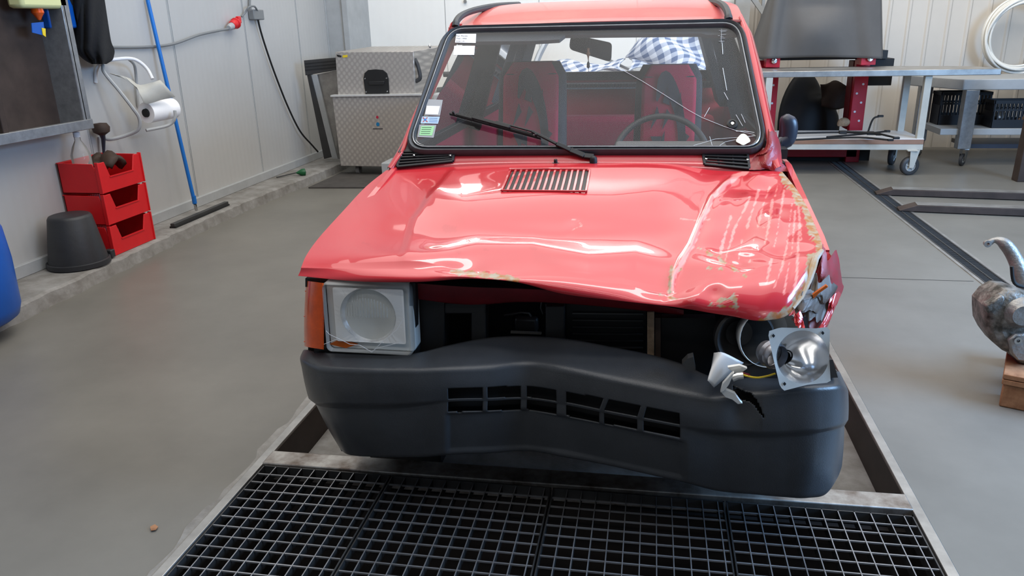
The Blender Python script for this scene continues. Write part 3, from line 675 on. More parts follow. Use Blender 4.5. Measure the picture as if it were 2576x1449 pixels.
# washer nozzle, wiper
nz = MB().lathe(at(1398, 409, y=.985)-np.array([0, 0, .004]), (0, -.2, 1), [(0, .013), (.004, .013), (.005, .007), (.016, .006), (.018, 0)], 14).build('washer_nozzle', 'rubber_dark', car, smooth=True)
wr = MB(); pv = at(1493, 406, y=.985)+np.array([0, 0, .012])
wr.lathe(pv-np.array([0, 0, .02]), (0, -.25, 1), [(0, .014), (.022, .013), (.028, .008), (.03, 0)], 14)
arm = [pv+np.array([0, 0, .004]), at(1470, 396, y=.992)+np.array([0, -.004, .006]), at(1435, 378, y=1.0)+np.array([0, 0, .0]), at(1400, 362, y=1.005), wp(1340, 342)+out_n*.03, wp(1250, 317)+out_n*.028]
for a, b, w_, h_ in zip(arm[:-1], arm[1:], (.020, .020, .016, .010, .007), (.012, .013, .012, .009, .006)): wr.bar(a, b, w_, h_, up=out_n)
wo = wr.build('wiper', 'black', car, bevel=.002)
bl = MB(); b0, b1 = wp(1133, 291)+out_n*.012, wp(1362, 353)+out_n*.012
bl.bar(b0, b1, .006, .012, up=out_n); bl.bar(b0+out_n*.012+(b1-b0)*.08, b1+out_n*.012-(b1-b0)*.08, .008, .004, up=out_n)
m0 = b0+(b1-b0)*.27+out_n*.02; m1 = b0+(b1-b0)*.67+out_n*.02; bl.bar(m0, m1, .012, .007, up=out_n)
for f in (.05, .27, .45, .67, .95): bl.bar(b0+(b1-b0)*f, b0+(b1-b0)*f+out_n*.022, .008, .008, up=(1, 0, 0))
bl.build('wiper_blade', 'black', wo, bevel=.001)
# ---- bumper
cols = [  # rows: back of top, top edge, band bottom, step, bottom   (px, py, y)
 ((764, 884, .30), (757, 900, .26), (780, 1000, .25), (797, 1012, .26), (862, 1135, .28)),
 ((770, 882, .20), (759, 908, .15), (792, 1008, .13), (806, 1019, .145), (872, 1144, .17)),
 ((812, 889, .13), (800, 926, .065), (835, 1012, .055), (838, 1023, .075), (900, 1149, .11)),
 ((900, 893, .12), (900, 931, .035), (910, 1014, .035), (910, 1026, .052), (950, 1151, .08)),
 ((1000, 895, .12), (1000, 932, .03), (1000, 1014, .03), (1000, 1026, .047), (1020, 1152, .07)),
 ((1060, 888, .125), (1062, 932, .03), (1060, 1010, .03), (1060, 1018, .045), (1070, 1151, .07)),
 ((1125, 872, .14), (1125, 930, .035), (1125, 1003, .04), (1125, 1009, .043), (1125, 1146, .07)),
 ((1230, 853, .175), (1230, 926, .06), (1230, 999, .065), (1230, 1005, .067), (1230, 1142, .09)),
 ((1325, 849, .20), (1325, 917, .095), (1325, 996, .095), (1325, 1002, .097), (1325, 1137, .12)),
 ((1430, 855, .18), (1420, 930, .07), (1420, 1010, .075), (1420, 1016, .077), (1420, 1152, .10)),
 ((1550, 876, .15), (1550, 958, .04), (1520, 1032, .04), (1520, 1038, .042), (1520, 1170, .075)),
 ((1640, 895, .13), (1640, 976, .025), (1620, 1051, .025), (1620, 1057, .027), (1620, 1192, .06)),
 ((1715, 918, .12), (1715, 990, .02), (1720, 1068, .02), (1720, 1074, .023), (1720, 1216, .055)),
 ((1790, 950, .10), (1800, 1002, .025), (1800, 1078, .02), (1800, 1090, .037), (1800, 1238, .06)),
 ((1890, 952, .10), (1890, 992, .025), (1905, 1084, .02), (1905, 1096, .037), (1900, 1248, .06)),
 ((1960, 948, .12), (1965, 984, .025), (1970, 1083, .02), (1970, 1095, .037), (1970, 1253, .065)),
 ((2050, 944, .13), (2060, 977, .035), (2060, 1077, .03), (2058, 1088, .047), (2035, 1254, .08)),
 ((2092, 940, .16), (2112, 976, .075), (2110, 1068, .07), (2104, 1078, .085), (2076, 1244, .12)),
 ((2104, 936, .20), (2126, 980, .14), (2126, 1060, .13), (2116, 1074, .14), (2103, 1205, .17)),
 ((2108, 935, .27), (2131, 984, .24), (2131, 1056, .23), (2121, 1072, .24), (2113, 1180, .26))]
knots = np.array([0, .6, 1.4, 2.4, 3.6, 4.3, 5, 6.05, 7, 7.95, 8.95, 9.95, 10.95, 11.8, 12.9, 13.7, 14.8, 15.5, 16.1, 16.6])
NB = 420
def brow(r, dy=0, dzz=0): 
    P = np.array([at(*c[r][:2], y=c[r][2]) for c in cols]); return cri(knots, P, np.linspace(0, knots[-1], NB))+np.array([0, dy, dzz])
r0, r1, r2, r3, r4 = [brow(i) for i in range(5)]
def seg(a, b, n, bulge, first=True): 
    return [a+(b-a)*t+np.array([0, -1, .3])[None]*bulge*math.sin(math.pi*t) for t in np.linspace(0, 1, n)[(0 if first else 1):]]
ro = []
ro += seg(r0, r1+(r0-r1)*.14, 14, 0); 
A1 = r1+(r0-r1)*.14; B1 = r1+(r2-r1)*.12
for t in np.linspace(0, 1, 8)[1:]: ro.append((1-t)**2*A1+2*t*(1-t)*r1+t*t*B1)
n_a = len(ro)
ro += seg(B1, r2, 26, .004, False); n_b = len(ro)
ro += seg(r2, r3, 5, 0, False); n_c = len(ro)
A4 = r4+(r3-r4)*.12; r5 = r4+np.array([0, .07, -.012]); B4 = r4+(r5-r4)*.35
ro += seg(r3, A4, 30, .006, False)
for t in np.linspace(0, 1, 8)[1:]: ro.append((1-t)**2*A4+2*t*(1-t)*r4+t*t*B4)
ro += seg(B4, r5, 4, 0, False)
BG = np.array(ro)
bx, by = proj(BG)
# soft waves pressed into the skin
BG[..., 1] += .004*np.sin(bx/90.)*np.sin(by/60.)
# lower centre panel: recessed field
cpan = (sst(bx, 1118, 1132)*(1-sst(bx, 1708, 1730)))*sst(by-np.interp(bx, [1125, 1325, 1720], [1036, 1024, 1106]), 0, 8)*(1-sst(by-np.interp(bx, [1125, 1325, 1420, 1720], [1128, 1120, 1132, 1196]), 0, 14))
BG[..., 1] += .010*cpan
scx = sst(bx, 1125, 1300)*(1-sst(bx, 1380, 1640))
# slots
slots = [(1127, 1216), (1227, 1311), (1324, 1402), (1424, 1509), (1520, 1606), (1618, 1714)]
jx = np.array([bx[n_b+1, j] for j in range(NB)])
slotcol = np.zeros(NB, bool)
for a, b in slots: slotcol |= (jx > a) & (jx < b)
cy_ = np.interp(jx, [1125, 1220, 1325, 1420, 1520, 1620, 1720], [1006, 1002, 999, 1013, 1035, 1054, 1071])
def skip(i, j):
    y_ = (by[i, j]+by[i+1, j])/2; x_ = (bx[i, j]+bx[i, j+1])/2
    if slotcol[j] and slotcol[min(j+1, NB-1)] and (3.0 < abs(y_-cy_[j]) < 31) and n_a-2 < i < n_c+14: return True
    # tear
    if 1843 < x_ < 1926 and inside(x_, y_, TEAR): return True
    return False
def inside(x, y, P):
    c = False; n = len(P)
    for i in range(n):
        (x0, y0), (x1, y1) = P[i], P[(i+1) % n]
        if (y0 > y) != (y1 > y) and x < (x1-x0)*(y-y0)/(y1-y0)+x0: c = not c
    return c
TEAR = [(1838, 968), (1850, 975), (1872, 986), (1890, 990), (1903, 1004), (1914, 1026), (1924, 1054), (1908, 1034), (1896, 1018), (1885, 1010), (1868, 1010), (1856, 1000), (1842, 985)]
# skin pressed in left of the tear
BG[..., 1] += .016*np.exp(-((bx-1862)/34)**2)*np.exp(-((by-1035)/40)**2)*(bx < 1915)
mb = MB().grid(BG, skip); bumper = mb.build('bumper', 'bumper', car, smooth=True, auto=180, solid=.004)
# near-black sheet stands for the shade behind slots and tear
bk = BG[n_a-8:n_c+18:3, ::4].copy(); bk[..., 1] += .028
MB().grid(bk).build('slot_shade_sheet', 'void', bumper)
def bgat(px_, py_, lift=.002):
    d = (bx-px_)**2+(by-py_)**2; i = np.unravel_index(np.argmin(d), d.shape); return at(px_, py_, y=BG[i][1]-lift)
for (a, b, c, d) in ((1936, 1108, 1956, 1106), (1973, 1107, 2028, 1107), (1972, 1115, 2027, 1117), (1975, 1125, 2020, 1127)): MB().bar(bgat(a, b), bgat(c, d), .0025, .004).build('bumper_rib', 'bumper', bumper)
for k in range(4): MB().bar(bgat(855, 1032+k*8), bgat(955, 1036+k*8), .0025, .004).build('bumper_rib', 'bumper', bumper)
# side returns of the bumper back to the wheel arches
for k, sd in ((0, -1), (-1, 1)):
    P = [r0[k], r1[k], r2[k], r3[k], r4[k]]; Q = [np.array([XC+sd*.745, .52, p[2]]) for p in P]; Q[0] = Q[0]+np.array([-sd*.03, 0, 0])
    MB().grid(np.array([P, [(a+b)/2+np.array([sd*.008, 0, 0]) for a, b in zip(P, Q)], Q])).build('bumper_side', 'bumper', car, smooth=True, auto=50, solid=.004)
# lower front valance (dark, under the bumper)
MB().grid(np.array([[p+np.array([0, .03, .01]) for p in r5[::10]], [p+np.array([0, .09, .01]) for p in r5[::10]], [p+np.array([0, .35, .03]) for p in r5[::10]]])).build('undertray', 'void', car)
# ---- front end behind the bumper
yb = .20
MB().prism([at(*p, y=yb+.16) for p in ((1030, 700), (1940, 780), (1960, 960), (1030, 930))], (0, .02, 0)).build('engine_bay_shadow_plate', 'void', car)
# radiator support: black frame
def slab(a, b, c, d, y, t=.03, m_='black', name=None, px_=car, **k):
    """front face given by two photo corners at depth y"""
    P = [at(a, b, y=y), at(c, b, y=y), at(c, d, y=y), at(a, d, y=y)]; q = MB().prism(P, (0, t, 0)); return q.build(name, m_, px_, **k)
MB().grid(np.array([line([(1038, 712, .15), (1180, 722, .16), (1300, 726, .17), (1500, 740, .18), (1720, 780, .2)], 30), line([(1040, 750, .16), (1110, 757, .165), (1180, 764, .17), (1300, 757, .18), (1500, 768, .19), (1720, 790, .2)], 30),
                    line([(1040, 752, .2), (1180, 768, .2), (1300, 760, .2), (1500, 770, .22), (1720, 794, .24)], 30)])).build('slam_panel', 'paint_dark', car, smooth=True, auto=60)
slab(1030, 752, 1118, 905, .19, .05, 'rubber_dark', 'radiator_surround', bevel=.004)
slab(1118, 762, 1222, 790, .19, .05, 'rubber_dark', 'radiator_surround', bevel=.004)
slab(1185, 785, 1222, 885, .19, .05, 'rubber_dark', 'radiator_surround', bevel=.004)
slab(1372, 770, 1420, 890, .22, .03, 'rubber_dark', 'radiator_surround', bevel=.004)
slab(1425, 765, 1625, 905, .27, .02, 'black', 'radiator')
rs = MB()
for k in range(7): rs.bar(at(1440, 788+k*17, y=.262), at(1618, 790+k*17, y=.262), .004, .004)
rs.build('radiator_fins', 'dark_steel', car)
b_ = slab(1628, 785, 1646, 898, .17, .008, 'dirt_beige', 'radiator_bracket', bevel=.002); slab(1648, 800, 1662, 900, .18, .03, 'leather', 'bracket_flange', b_)
slab(1664, 800, 1800, 940, .22, .03, 'black', 'inner_panel')
eb = MB(); eb.tube([at(*p, y=.3) for p in ((1268, 793), (1290, 790), (1310, 786), (1330, 788), (1336, 796))], .004); eb.build('coolant_pipe', 'dark_steel', car, smooth=True)
eb = MB(); eb.tube([at(*p, y=.24) for p in ((1362, 760), (1360, 775), (1366, 790), (1374, 786), (1374, 765))], .002); eb.build('hose_clip', 'dark_steel', car, smooth=True)
MB().bar(at(1285, 835, y=.28), at(1362, 838, y=.28), .008, .006).build('support_rail', 'steel', car); MB().box(at(1325, 815, y=.32), (.07, .03, .05)).build('starter_cover', 'dark_steel', car, bevel=.01)
# black air duct / lamp bucket hole, white inner wing shell
c_ = at(1868, 846, y=.12); ax = _n(np.array([.18, -1, .12]))
dk = MB().lathe(c_+ax*-.08, ax, [(0, .02), (.01, .05), (.06, .072), (.1, .078), (.105, .072), (.085, .060), (.05, .035), (.045, .0)], 32).build('lamp_boot', 'rubber_dark', car, smooth=True)
sh = MB().lathe(c_+np.array([.055, .06, -.005]), ax, [(-.03, .03), (.0, .07), (.06, .082), (.075, .080)], 32).build('lamp_housing', 'alu', car, smooth=True, solid=.002)
# torn white housing pieces
sh2 = []
for t in np.linspace(0, 1, 12):
    a = np.array([1797-12*t+0, 888+72*t]); b = np.array([1870-75*t, 912+62*t]); m = (a+b)/2+np.array([-14, -14])*math.sin(math.pi*(.3+.5*t))
    sh2.append([at(*a, y=.075-.05*t), at(*m, y=.05-.05*t), at(*b, y=.07-.05*t)])
MB().grid(np.array([cr(r_, 9) for r_ in sh2])).build('broken_lamp_shell', 'white_plastic', car, smooth=True, auto=180, solid=.002)
fg = MB()
fg.prism([at(*p, y=-.005) for p in ((1840, 942), (1847, 938), (1834, 968), (1822, 984), (1812, 988), (1818, 966))], (0, .008, .003)); fg.prism([at(*p, y=.0) for p in ((1812, 985), (1824, 980), (1848, 990), (1862, 1010), (1868, 1016), (1856, 1017), (1842, 1006), (1825, 1000))], (0, .006, .004))
fg.tube([at(*p, y=.01) for p in ((1842, 952), (1856, 946), (1870, 945))], .009, 8); fg.prism([at(*p, y=.03) for p in ((1830, 925), (1860, 920), (1880, 928), (1862, 940), (1845, 938))], (0, .006, .004))
fg.build('broken_lamp_bracket', 'alu', car, bevel=.001)
fg = MB(); fg.prism([at(*p, y=.05) for p in ((1716, 916), (1730, 902), (1744, 898), (1750, 930), (1730, 932))], (0, .02, .004)); fg.build('torn_foil', 'dark_steel', car)
MB().tube(cr([at(*p, y=q) for p, q in (((1858, 938), .04), ((1880, 946), .03), ((1905, 950), .03), ((1930, 946), .04), ((1950, 940), .05))], 16), .0028, 6).build('lamp_wire', 'yellow', car, smooth=True)
MB().tube(cr([at(*p, y=q) for p, q in (((1856, 934), .05), ((1872, 940), .045), ((1885, 944), .03))], 10), .0035, 6).build('lamp_wire', 'paint_dark', car, smooth=True)
wpl = MB(); wpl.prism([at(*p, y=.10) for p in ((1875, 918), (1930, 915), (2095, 905), (2108, 950), (1800, 962), (1830, 935))], (0, .05, -.01)); wpl.build('lamp_panel', 'dark_steel', car)
# ---- headlamp and indicator, intact side
def lampface(px0, py0, px1, py1, y, r):
    a, b, c, d = at(px0, py0, y=y), at(px1, py0+1, y=y), at(px1, py1, y=y), at(px0, py1, y=y)
    return a, b, c, d
hc = at(924, 803, y=.10); hw_, hh_ = np.linalg.norm(at(1033, 803, y=.1)-at(814, 803, y=.1)), np.linalg.norm(at(924, 719, y=.1)-at(924, 889, y=.1))
ax_, ay_ = np.array([1., 0, 0]), np.array([0, .06, 1.])
hl = MB().prism(rrect(hc+np.array([0, .028, 0]), ax_, ay_, hw_, hh_, .014), (0, .05, 0)).build('headlamp', 'lamp_case', car, bevel=.003)
mb = MB(); a_ = rrect(hc, ax_, ay_, hw_, hh_, .016); b2 = rrect(hc, ax_, ay_, hw_-.022, hh_-.024, .010); c2 = rrect(hc+np.array([0, -.006, 0]), ax_, ay_, hw_-.008, hh_-.008, .014)
mb.grid(np.array([[p+np.array([0, .027, 0]) for p in a_]+[a_[0]+np.array([0, .027, 0])], a_+[a_[0]], c2+[c2[0]], [p+np.array([0, .002, 0]) for p in b2]+[b2[0]+np.array([0, .002, 0])]])); mb.build('lamp_bezel', 'clear_plastic', hl, smooth=True, auto=50)
lc = hc+np.array([-.002, .012, .006]); rl = .082
pl_ = MB(); o4 = rrect(lc+np.array([.004, 0, 0]), ax_, ay_, hw_-.05, hh_-.045, .006, 4)
o4 = [p for i in range(len(o4)) for p in [o4[i]+(o4[(i+1) % len(o4)]-o4[i])*t for t in ((0, .1, .2, .3, .4, .5, .6, .7, .8, .9) if i % 5 == 4 else (0,))]]
k_ = len(o4); circ = []
for p in o4:
    d_ = (p-lc); ang = math.atan2(d_[2], d_[0]); circ.append(lc+np.array([math.cos(ang)*rl, 0, math.sin(ang)*rl*.98]))
pl_.grid(np.array([o4+[o4[0]], circ+[circ[0]]])); pl_.build('lamp_mask', 'lamp_mask', hl)
dsh = MB(); dsh.lathe(lc, (0, 1, 0), [(0, rl), (.006, rl*.98), (.03, rl*.8), (.05, rl*.55), (.06, rl*.22), (.058, .0)], 40); dsh.build('reflector', 'lamp_silver', hl, smooth=True)
MB().lathe(lc+np.array([0, .055, .004]), (0, -1, 0), [(0, .024), (.03, .023), (.032, .0)], 16).build('bulb_shield', 'chrome', hl, smooth=True)
# fluted lens: vertical flutes
n1 = 90; G = []
for zz in np.linspace(-1, 1, 14):
    row = []
    for xx in np.linspace(-1, 1, n1):
        px_ = xx*(hw_-.054)/2; pz_ = zz*(hh_-.05)/2; rr2 = math.hypot(px_, pz_); bul = -.012*max(0, 1-(rr2/rl)**2)
        fl = .0035*abs(math.sin(xx*40)) if zz > -.1 and rr2 < rl*.9 else .0012*math.sin(xx*13+zz*4)*(rr2 < rl)
        row.append(lc+np.array([px_+.004, -.008+bul+fl, pz_]))
    G.append(row)
MB().grid(np.array(G)).build('lens', 'lens_glass', hl, smooth=True, auto=180)
for k in range(15):
    xx = -.058+k*.0083; h_ = math.sqrt(max(0, .072**2-xx**2)); q = lc+np.array([xx+.004, -.0215+.012*(xx/rl)**2, 0])
    MB().tube([q+np.array([0, 0, .004]), q+np.array([0, .004, h_*.8])], .0017, 6).build('lens_flute', 'clear_plastic', hl, smooth=True)
ck = MB()
for pts in (((820, 832), (830, 842), (852, 852), (880, 866)), ((880, 866), (905, 868), (936, 886), (948, 876), (1005, 862)), ((935, 886), (960, 862), (998, 830), (1016, 800)), ((850, 852), (815, 866))):
    ck.tube([at(*p, y=.088) for p in pts], .0007, 5)
ck.build('lens_crack', 'crack', hl)
MB().prism([at(*p, y=.112) for p in ((828, 866), (858, 852), (900, 866), (870, 876))], (0, .004, 0)).build('lamp_insert', 'orange_dim', hl)
om = [at(*p, y=.125) for p in ((772, 706), (812, 712), (814, 880), (768, 872), (765, 868))]
ind = MB(); G = []
for t in np.linspace(0, 1, 14):
    x0 = 770-5*math.sin(t*2.2); yy0 = 706+165*t; yy1 = 712+167*t
    G.append(list(cr([at(x0+3, yy0, y=.21), at(x0, yy0, y=.16), at(x0+14, (yy0*.6+yy1*.4), y=.112), at(812, yy1, y=.10), at(815, yy1, y=.13)], 16)))
G = np.array(G); ind.grid(G); ind.add([tuple(p) for p in G[0]]+[tuple(p) for p in G[-1]], [tuple(range(16)), tuple(range(16, 32))])
io = ind.build('indicator', 'orange_lens', car, smooth=True, auto=40)
for yy in (738, 800, 862): MB().bar(G[int((yy-706)/165*13)][4]+np.array([0, -.002, 0]), G[int((yy-706)/165*13)][12]+np.array([0, -.002, 0]), .003, .0025).build('indicator_ridge', 'orange_lens', io)
slab(768, 700, 1040, 722, .14, .03, 'black', 'lamp_header')
slab(1030, 712, 1045, 900, .13, .03, 'black', 'lamp_side')
slab(790, 876, 1050, 898, .14, .03, 'rubber_dark', 'lamp_shelf')
# ---- broken reflector hanging out on the other side
Q = [np.array(p, float) for p in ((1931, 834), (1962, 824), (2052, 826), (2088, 822), (2086, 900), (2090, 962), (2030, 968), (1972, 983), (1962, 972), (1945, 900))]
rc = at(2016, 900, y=.0)
def rp_(a, b, dd=0): 
    y = -.045+(a-1930)*.0003+(b-820)*.0001; return at(a, b, y=y+dd)
n_ = 60; angs = [2*math.pi*k/n_ for k in range(n_)]
def edgept(ang):
    cx_, cy2 = 2010., 900.; dx, dy = math.cos(ang), math.sin(ang); best = 1e9
    for i in range(len(Q)):
        a, b = Q[i], Q[(i+1) % len(Q)]; M_ = np.array([[dx, a[0]-b[0]], [dy, a[1]-b[1]]])
        if abs(np.linalg.det(M_)) < 1e-9: continue
        t, s_ = np.linalg.solve(M_, np.array([a[0]-cx_, a[1]-cy2]))
        if t > 0 and -1e-6 <= s_ <= 1+1e-6: best = min(best, t)
    return (cx_+dx*best, cy2+dy*best)
E_ = [edgept(a) for a in angs]
def ell(f, cx2=2019, cy2=898): return [(cx2+math.cos(a)*66*f, cy2+math.sin(a)*67*f) for a in angs]
C1 = ell(1)
r_rows = [[rp_(*p, .010) for p in E_], [rp_(*p, .0) for p in E_], [rp_(*(np.array(p)*.55+np.array(q)*.45), .001) for p, q in zip(E_, C1)], [rp_(*p, .002) for p in C1]]
vx_ = [(1962, 896)]
flange = MB().grid(np.array([r+[r[0]] for r in r_rows])).build('loose_headlamp_reflector', 'alu', car, smooth=True, auto=50)
rows = []
for s_, dd in ((1, .002), (.96, .010), (.85, .030), (.68, .052), (.50, .070), (.34, .082), (.22, .088)):
    cxx = 1968+(2019-1968)*(s_-.1)/.9; fx = s_
    rows.append([rp_(cxx+math.cos(a)*66*fx, 898+math.sin(a)*67*fx*(1 if s_ > .5 else 1.0), dd) for a in angs])
MB().grid(np.array([r+[r[0]] for r in rows])).build('reflector_bowl', 'mirror_metal', flange, smooth=True, auto=180)
hcn = rp_(1975, 896, .088)
MB().lathe(hcn, (-.35, 1, 0), [(-.004, .019), (-.004, .016), (.02, .015), (.022, 0)], 22).build('bulb_hole', 'void', flange, smooth=True)
MB().lathe(rp_(1950, 896, .03), (-.6, 1, 0), [(-.01, .030), (.0, .034), (.012, .030), (.02, .034), (.04, .026)], 26).build('bulb_collar', 'foil', flange, smooth=True)
for a, b in ((1946, 845), (1974, 966), (2070, 838)):
    MB().prism([rp_(a+dx, b+dy, -.002) for dx, dy in ((-4, 0), (0, -5), (4, 0), (0, 5))], (0, .001, 0)).build('mount_hole', 'void', flange)
# ---- crumpled wing on the crushed corner
rs2 = np.random.RandomState(8)
def crumple(rows, name, m_, amp=.01, n=34, m2=26, sm=False):
    P = np.array([[at(*p[:2], y=p[2]) for p in r_] for r_ in rows]); P = np.array([cr(r_, n) for r_ in P]); P = np.array([cr(P[:, j], m2) for j in range(n)]).transpose(1, 0, 2)
    D = np.zeros(P.shape[:2])
    for k in range(9):
        a = rs2.rand()*6.28; f = 1.5+rs2.rand()*5; ph = rs2.rand()*6; U, V = np.meshgrid(np.linspace(0, 1, n), np.linspace(0, 1, m2)); q = (U*math.cos(a)+V*math.sin(a))*f+ph
        D += (np.abs((q % 2)-1)-.5)*2/3*(4/f)
    P[..., 1] += D*amp; P[..., 0] += D*amp*.4; P[..., 2] += D*amp*.5
    return MB().grid(P).build(name, m_, car, smooth=sm, auto=25, solid=.0012)
crumple([[(2062, 634, .30), (2080, 640, .31), (2092, 650, .34), (2100, 662, .36)], [(2062, 660, .27), (2082, 680, .28), (2100, 690, .32), (2112, 700, .36)], [(2046, 700, .24), (2070, 712, .26), (2096, 722, .30), (2116, 740, .34)],
         [(2028, 740, .21), (2056, 752, .22), (2082, 765, .26), (2100, 770, .30)], [(2008, 775, .17), (2036, 790, .18), (2066, 800, .22), (2086, 810, .26)], [(1992, 800, .15), (2020, 812, .16), (2048, 822, .19), (2078, 822, .24)]], 'crumpled_wing', 'crumple', .026, 40, 34)
crumple([[(2020, 730, .17), (2050, 725, .2), (2084, 718, .24)], [(2012, 756, .15), (2046, 752, .17), (2076, 752, .21)], [(2000, 790, .13), (2030, 786, .14), (2056, 786, .18)]], 'torn_wing_liner', 'crumple_grey', .010)
crumple([[(1985, 790, .12), (2000, 788, .12), (2012, 780, .12)], [(1996, 806, .11), (2010, 808, .11), (2022, 806, .11)], [(2000, 824, .10), (2012, 826, .10), (2026, 822, .10)]], 'torn_wing_flap', 'paint_damaged' if False else 'paint', .008, 14, 12)
crumple([[(2074, 636, .36), (2086, 640, .38), (2098, 652, .40)], [(2082, 655, .34), (2096, 664, .36), (2106, 672, .38)], [(2094, 690, .33), (2106, 694, .35), (2114, 690, .37)]], 'wing_edge', 'paint', .006, 14, 12)
mb = MB(); mb.tube([at(*p[:2], y=p[2]) for p in ((2068, 630, .285), (2052, 650, .26), (2044, 676, .23), (2034, 706, .205), (2014, 748, .16), (1994, 776, .125))], [.006, .009, .010, .009, .008, .005], 8); mb.build('bonnet_folded_edge', 'edge_primer', hood, smooth=True)
crumple([[(2046, 690, .22), (2070, 700, .23), (2100, 700, .27)], [(2036, 730, .19), (2066, 735, .20), (2104, 728, .26)], [(2024, 765, .16), (2050, 768, .18), (2088, 760, .24)], [(2020, 806, .145), (2044, 815, .15), (2070, 800, .2)]], 'torn_inner_wing', 'crumple_grey', .016, 30, 26)
MB().prism([at(*p, y=.17) for p in ((2044, 742), (2078, 718), (2083, 722), (2060, 738), (2046, 752))], (0, .006, .002)).build('primer_streak', 'orange_dim', car)
crumple([[(2090, 742, .24), (2104, 736, .25), (2114, 745, .27)], [(2078, 790, .2), (2090, 785, .21), (2098, 780, .23)], [(2060, 822, .18), (2072, 824, .18), (2082, 818, .2)]], 'torn_wing_strip', 'paint', .010, 16, 18)
# crumple at the foot of the screen pillar
crumple([[(1930, 330, 1.05), (1942, 328, 1.05), (1952, 334, 1.08)], [(1925, 372, 1.02), (1944, 368, 1.01), (1962, 372, 1.06)], [(1898, 392, 1.01), (1934, 395, .99), (1972, 402, 1.02)], [(1885, 425, .97), (1930, 432, .96), (1984, 438, .98)]], 'crumpled_pillar_foot', 'crumple', .012, 30, 24)
# door mirror (pushed round)
mrr = MB(); mc = at(1976, 330, y=1.17)
G = []
for t in np.linspace(0, 1, 13):
    zz = -.062+.124*t; hw2 = .044*(1-(2*t-1)**4)**.5 if 0 < t < 1 else .006
    G.append([mc+np.array([.01*math.sin(t*3)+math.cos(a)*hw2*.75, math.sin(a)*hw2*.6, zz]) for a in np.linspace(0, 2*math.pi, 21)])
mrr.grid(np.array(G)); mrr.tube([mc+np.array([-.055, -.005, -.05]), mc+np.array([-.02, -.005, -.048]), mc+np.array([.008, 0, -.03])], [.026, .026, .03], 14)
mr_ = mrr.build('door_mirror', 'mirror_blue', car, smooth=True, auto=60)
rg = MB()
for k in range(5): rg.lathe(mc+np.array([-.052+k*.009, -.005, -.05]), (1, 0, 0), [(-.002, .026), (0, .030), (.002, .026)], 16)
rg.build('mirror_bellows', 'rubber_dark', mr_, smooth=True)
# ---- body sides, doors, wheels, tail (mostly hidden, still there)
def side(sd):
    x = XC+sd*.745
    pr = [(.40, .78), (.40, .30), (.47, .28)]
    pr += [(.77+.30*math.cos(a), .15+.05+.30*math.sin(a)+.06) for a in np.linspace(math.pi*.98, .02, 14)]
    pr += [(1.1, .2), (2.5, .2)]+[(2.93+.30*math.cos(a), .26+.30*math.sin(a)) for a in np.linspace(math.pi*.98, .02, 14)]+[(3.38, .3), (3.42, .9), (2.2, .93), (1.02, .92), (.5, .82)]
    if sd > 0: pr = [(max(a, .42), min(b, .80) if a < .9 else b) for a, b in pr]
    P = [(x-sd*(.02 if b > .8 else 0), a, b) for a, b in pr]
    o = MB().prism(P, (-sd*.02, 0, 0)).build('body_side', 'paint', car, bevel=.004)
    # inner door skin, seen through the screen
    MB().prism([(x-sd*.04, 1.1, .3), (x-sd*.04, 2.05, .3), (x-sd*.05, 2.05, .95), (x-sd*.05, 1.1, .95)], (-sd*.02, 0, 0)).build('door_trim', 'door_red', car)
    MB().prism([(x-sd*.04, 2.1, .3), (x-sd*.04, 3.2, .3), (x-sd*.05, 3.2, .97), (x-sd*.05, 2.1, .95)], (-sd*.02, 0, 0)).build('rear_side_trim', 'door_red', car)
    xt, xb = XC+sd*.515, XC+sd*.68
    MB().bar((xb, 2.12, .92), (xt, 2.02, 1.43), .05, .10, up=(1, 0, 0)).build('centre_pillar', 'rubber_dark', car)
    MB().prism([(xb, 2.95, .93), (xb, 3.36, .93), (xt, 3.30, 1.43), (xt, 2.92, 1.43)], (-sd*.05, 0, 0)).build('rear_pillar', 'interior_grey' if sd < 0 else 'rubber_dark', car)
    MB().bar((xb+sd*.01, 1.06, .95), (xb+sd*.01, 3.36, .96), .05, .035).build('waist_rail', 'rubber_dark', car)
    MB().bar((xt, 1.66, 1.40), (xt, 3.3, 1.42), .04, .04).build('roof_side_lining', 'rubber_dark', car)
    for (a, b) in ((1.30, 2.05), (2.14, 2.95)):
        MB().add([(xb, a-.2*(a < 2), .96), (xb, b, .96), (xt, b, 1.42), (xt, a+.22*(a < 2), 1.42)], [(0, 1, 2, 3)]).build('side_window', 'side_glass', car)
side(-1); side(1)
def wheel(x, y, sd):
    c = np.array([x, y, .26]); t = MB().lathe(c, (sd, 0, 0), [(-.07, .17), (-.075, .22), (-.06, .255), (0, .262), (.06, .255), (.075, .22), (.07, .17)], 40).build('tyre', 'rubber_dark', car, smooth=True)
    MB().lathe(c, (sd, 0, 0), [(-.06, .17), (-.05, .15), (.03, .14), (.04, .06), (.06, .05), (.062, 0)], 32).build('wheel_rim', 'steel', car, smooth=True)
for x, sd in ((XC-.64, -1), (XC+.64, 1)): wheel(x, .77, sd); wheel(x, 2.93, sd)
tl = MB(); tl.prism([(XC-.72, 3.40, .3), (XC+.72, 3.40, .3), (XC+.72, 3.40, 1.08), (XC-.72, 3.40, 1.08)], (0, .03, 0)); tl.build('tailgate', 'paint', car)
hd = MB(); a, b, c, d = (XC-.60, 3.36, 1.44), (XC+.60, 3.36, 1.44), (XC+.62, 3.40, 1.08), (XC-.62, 3.40, 1.08)
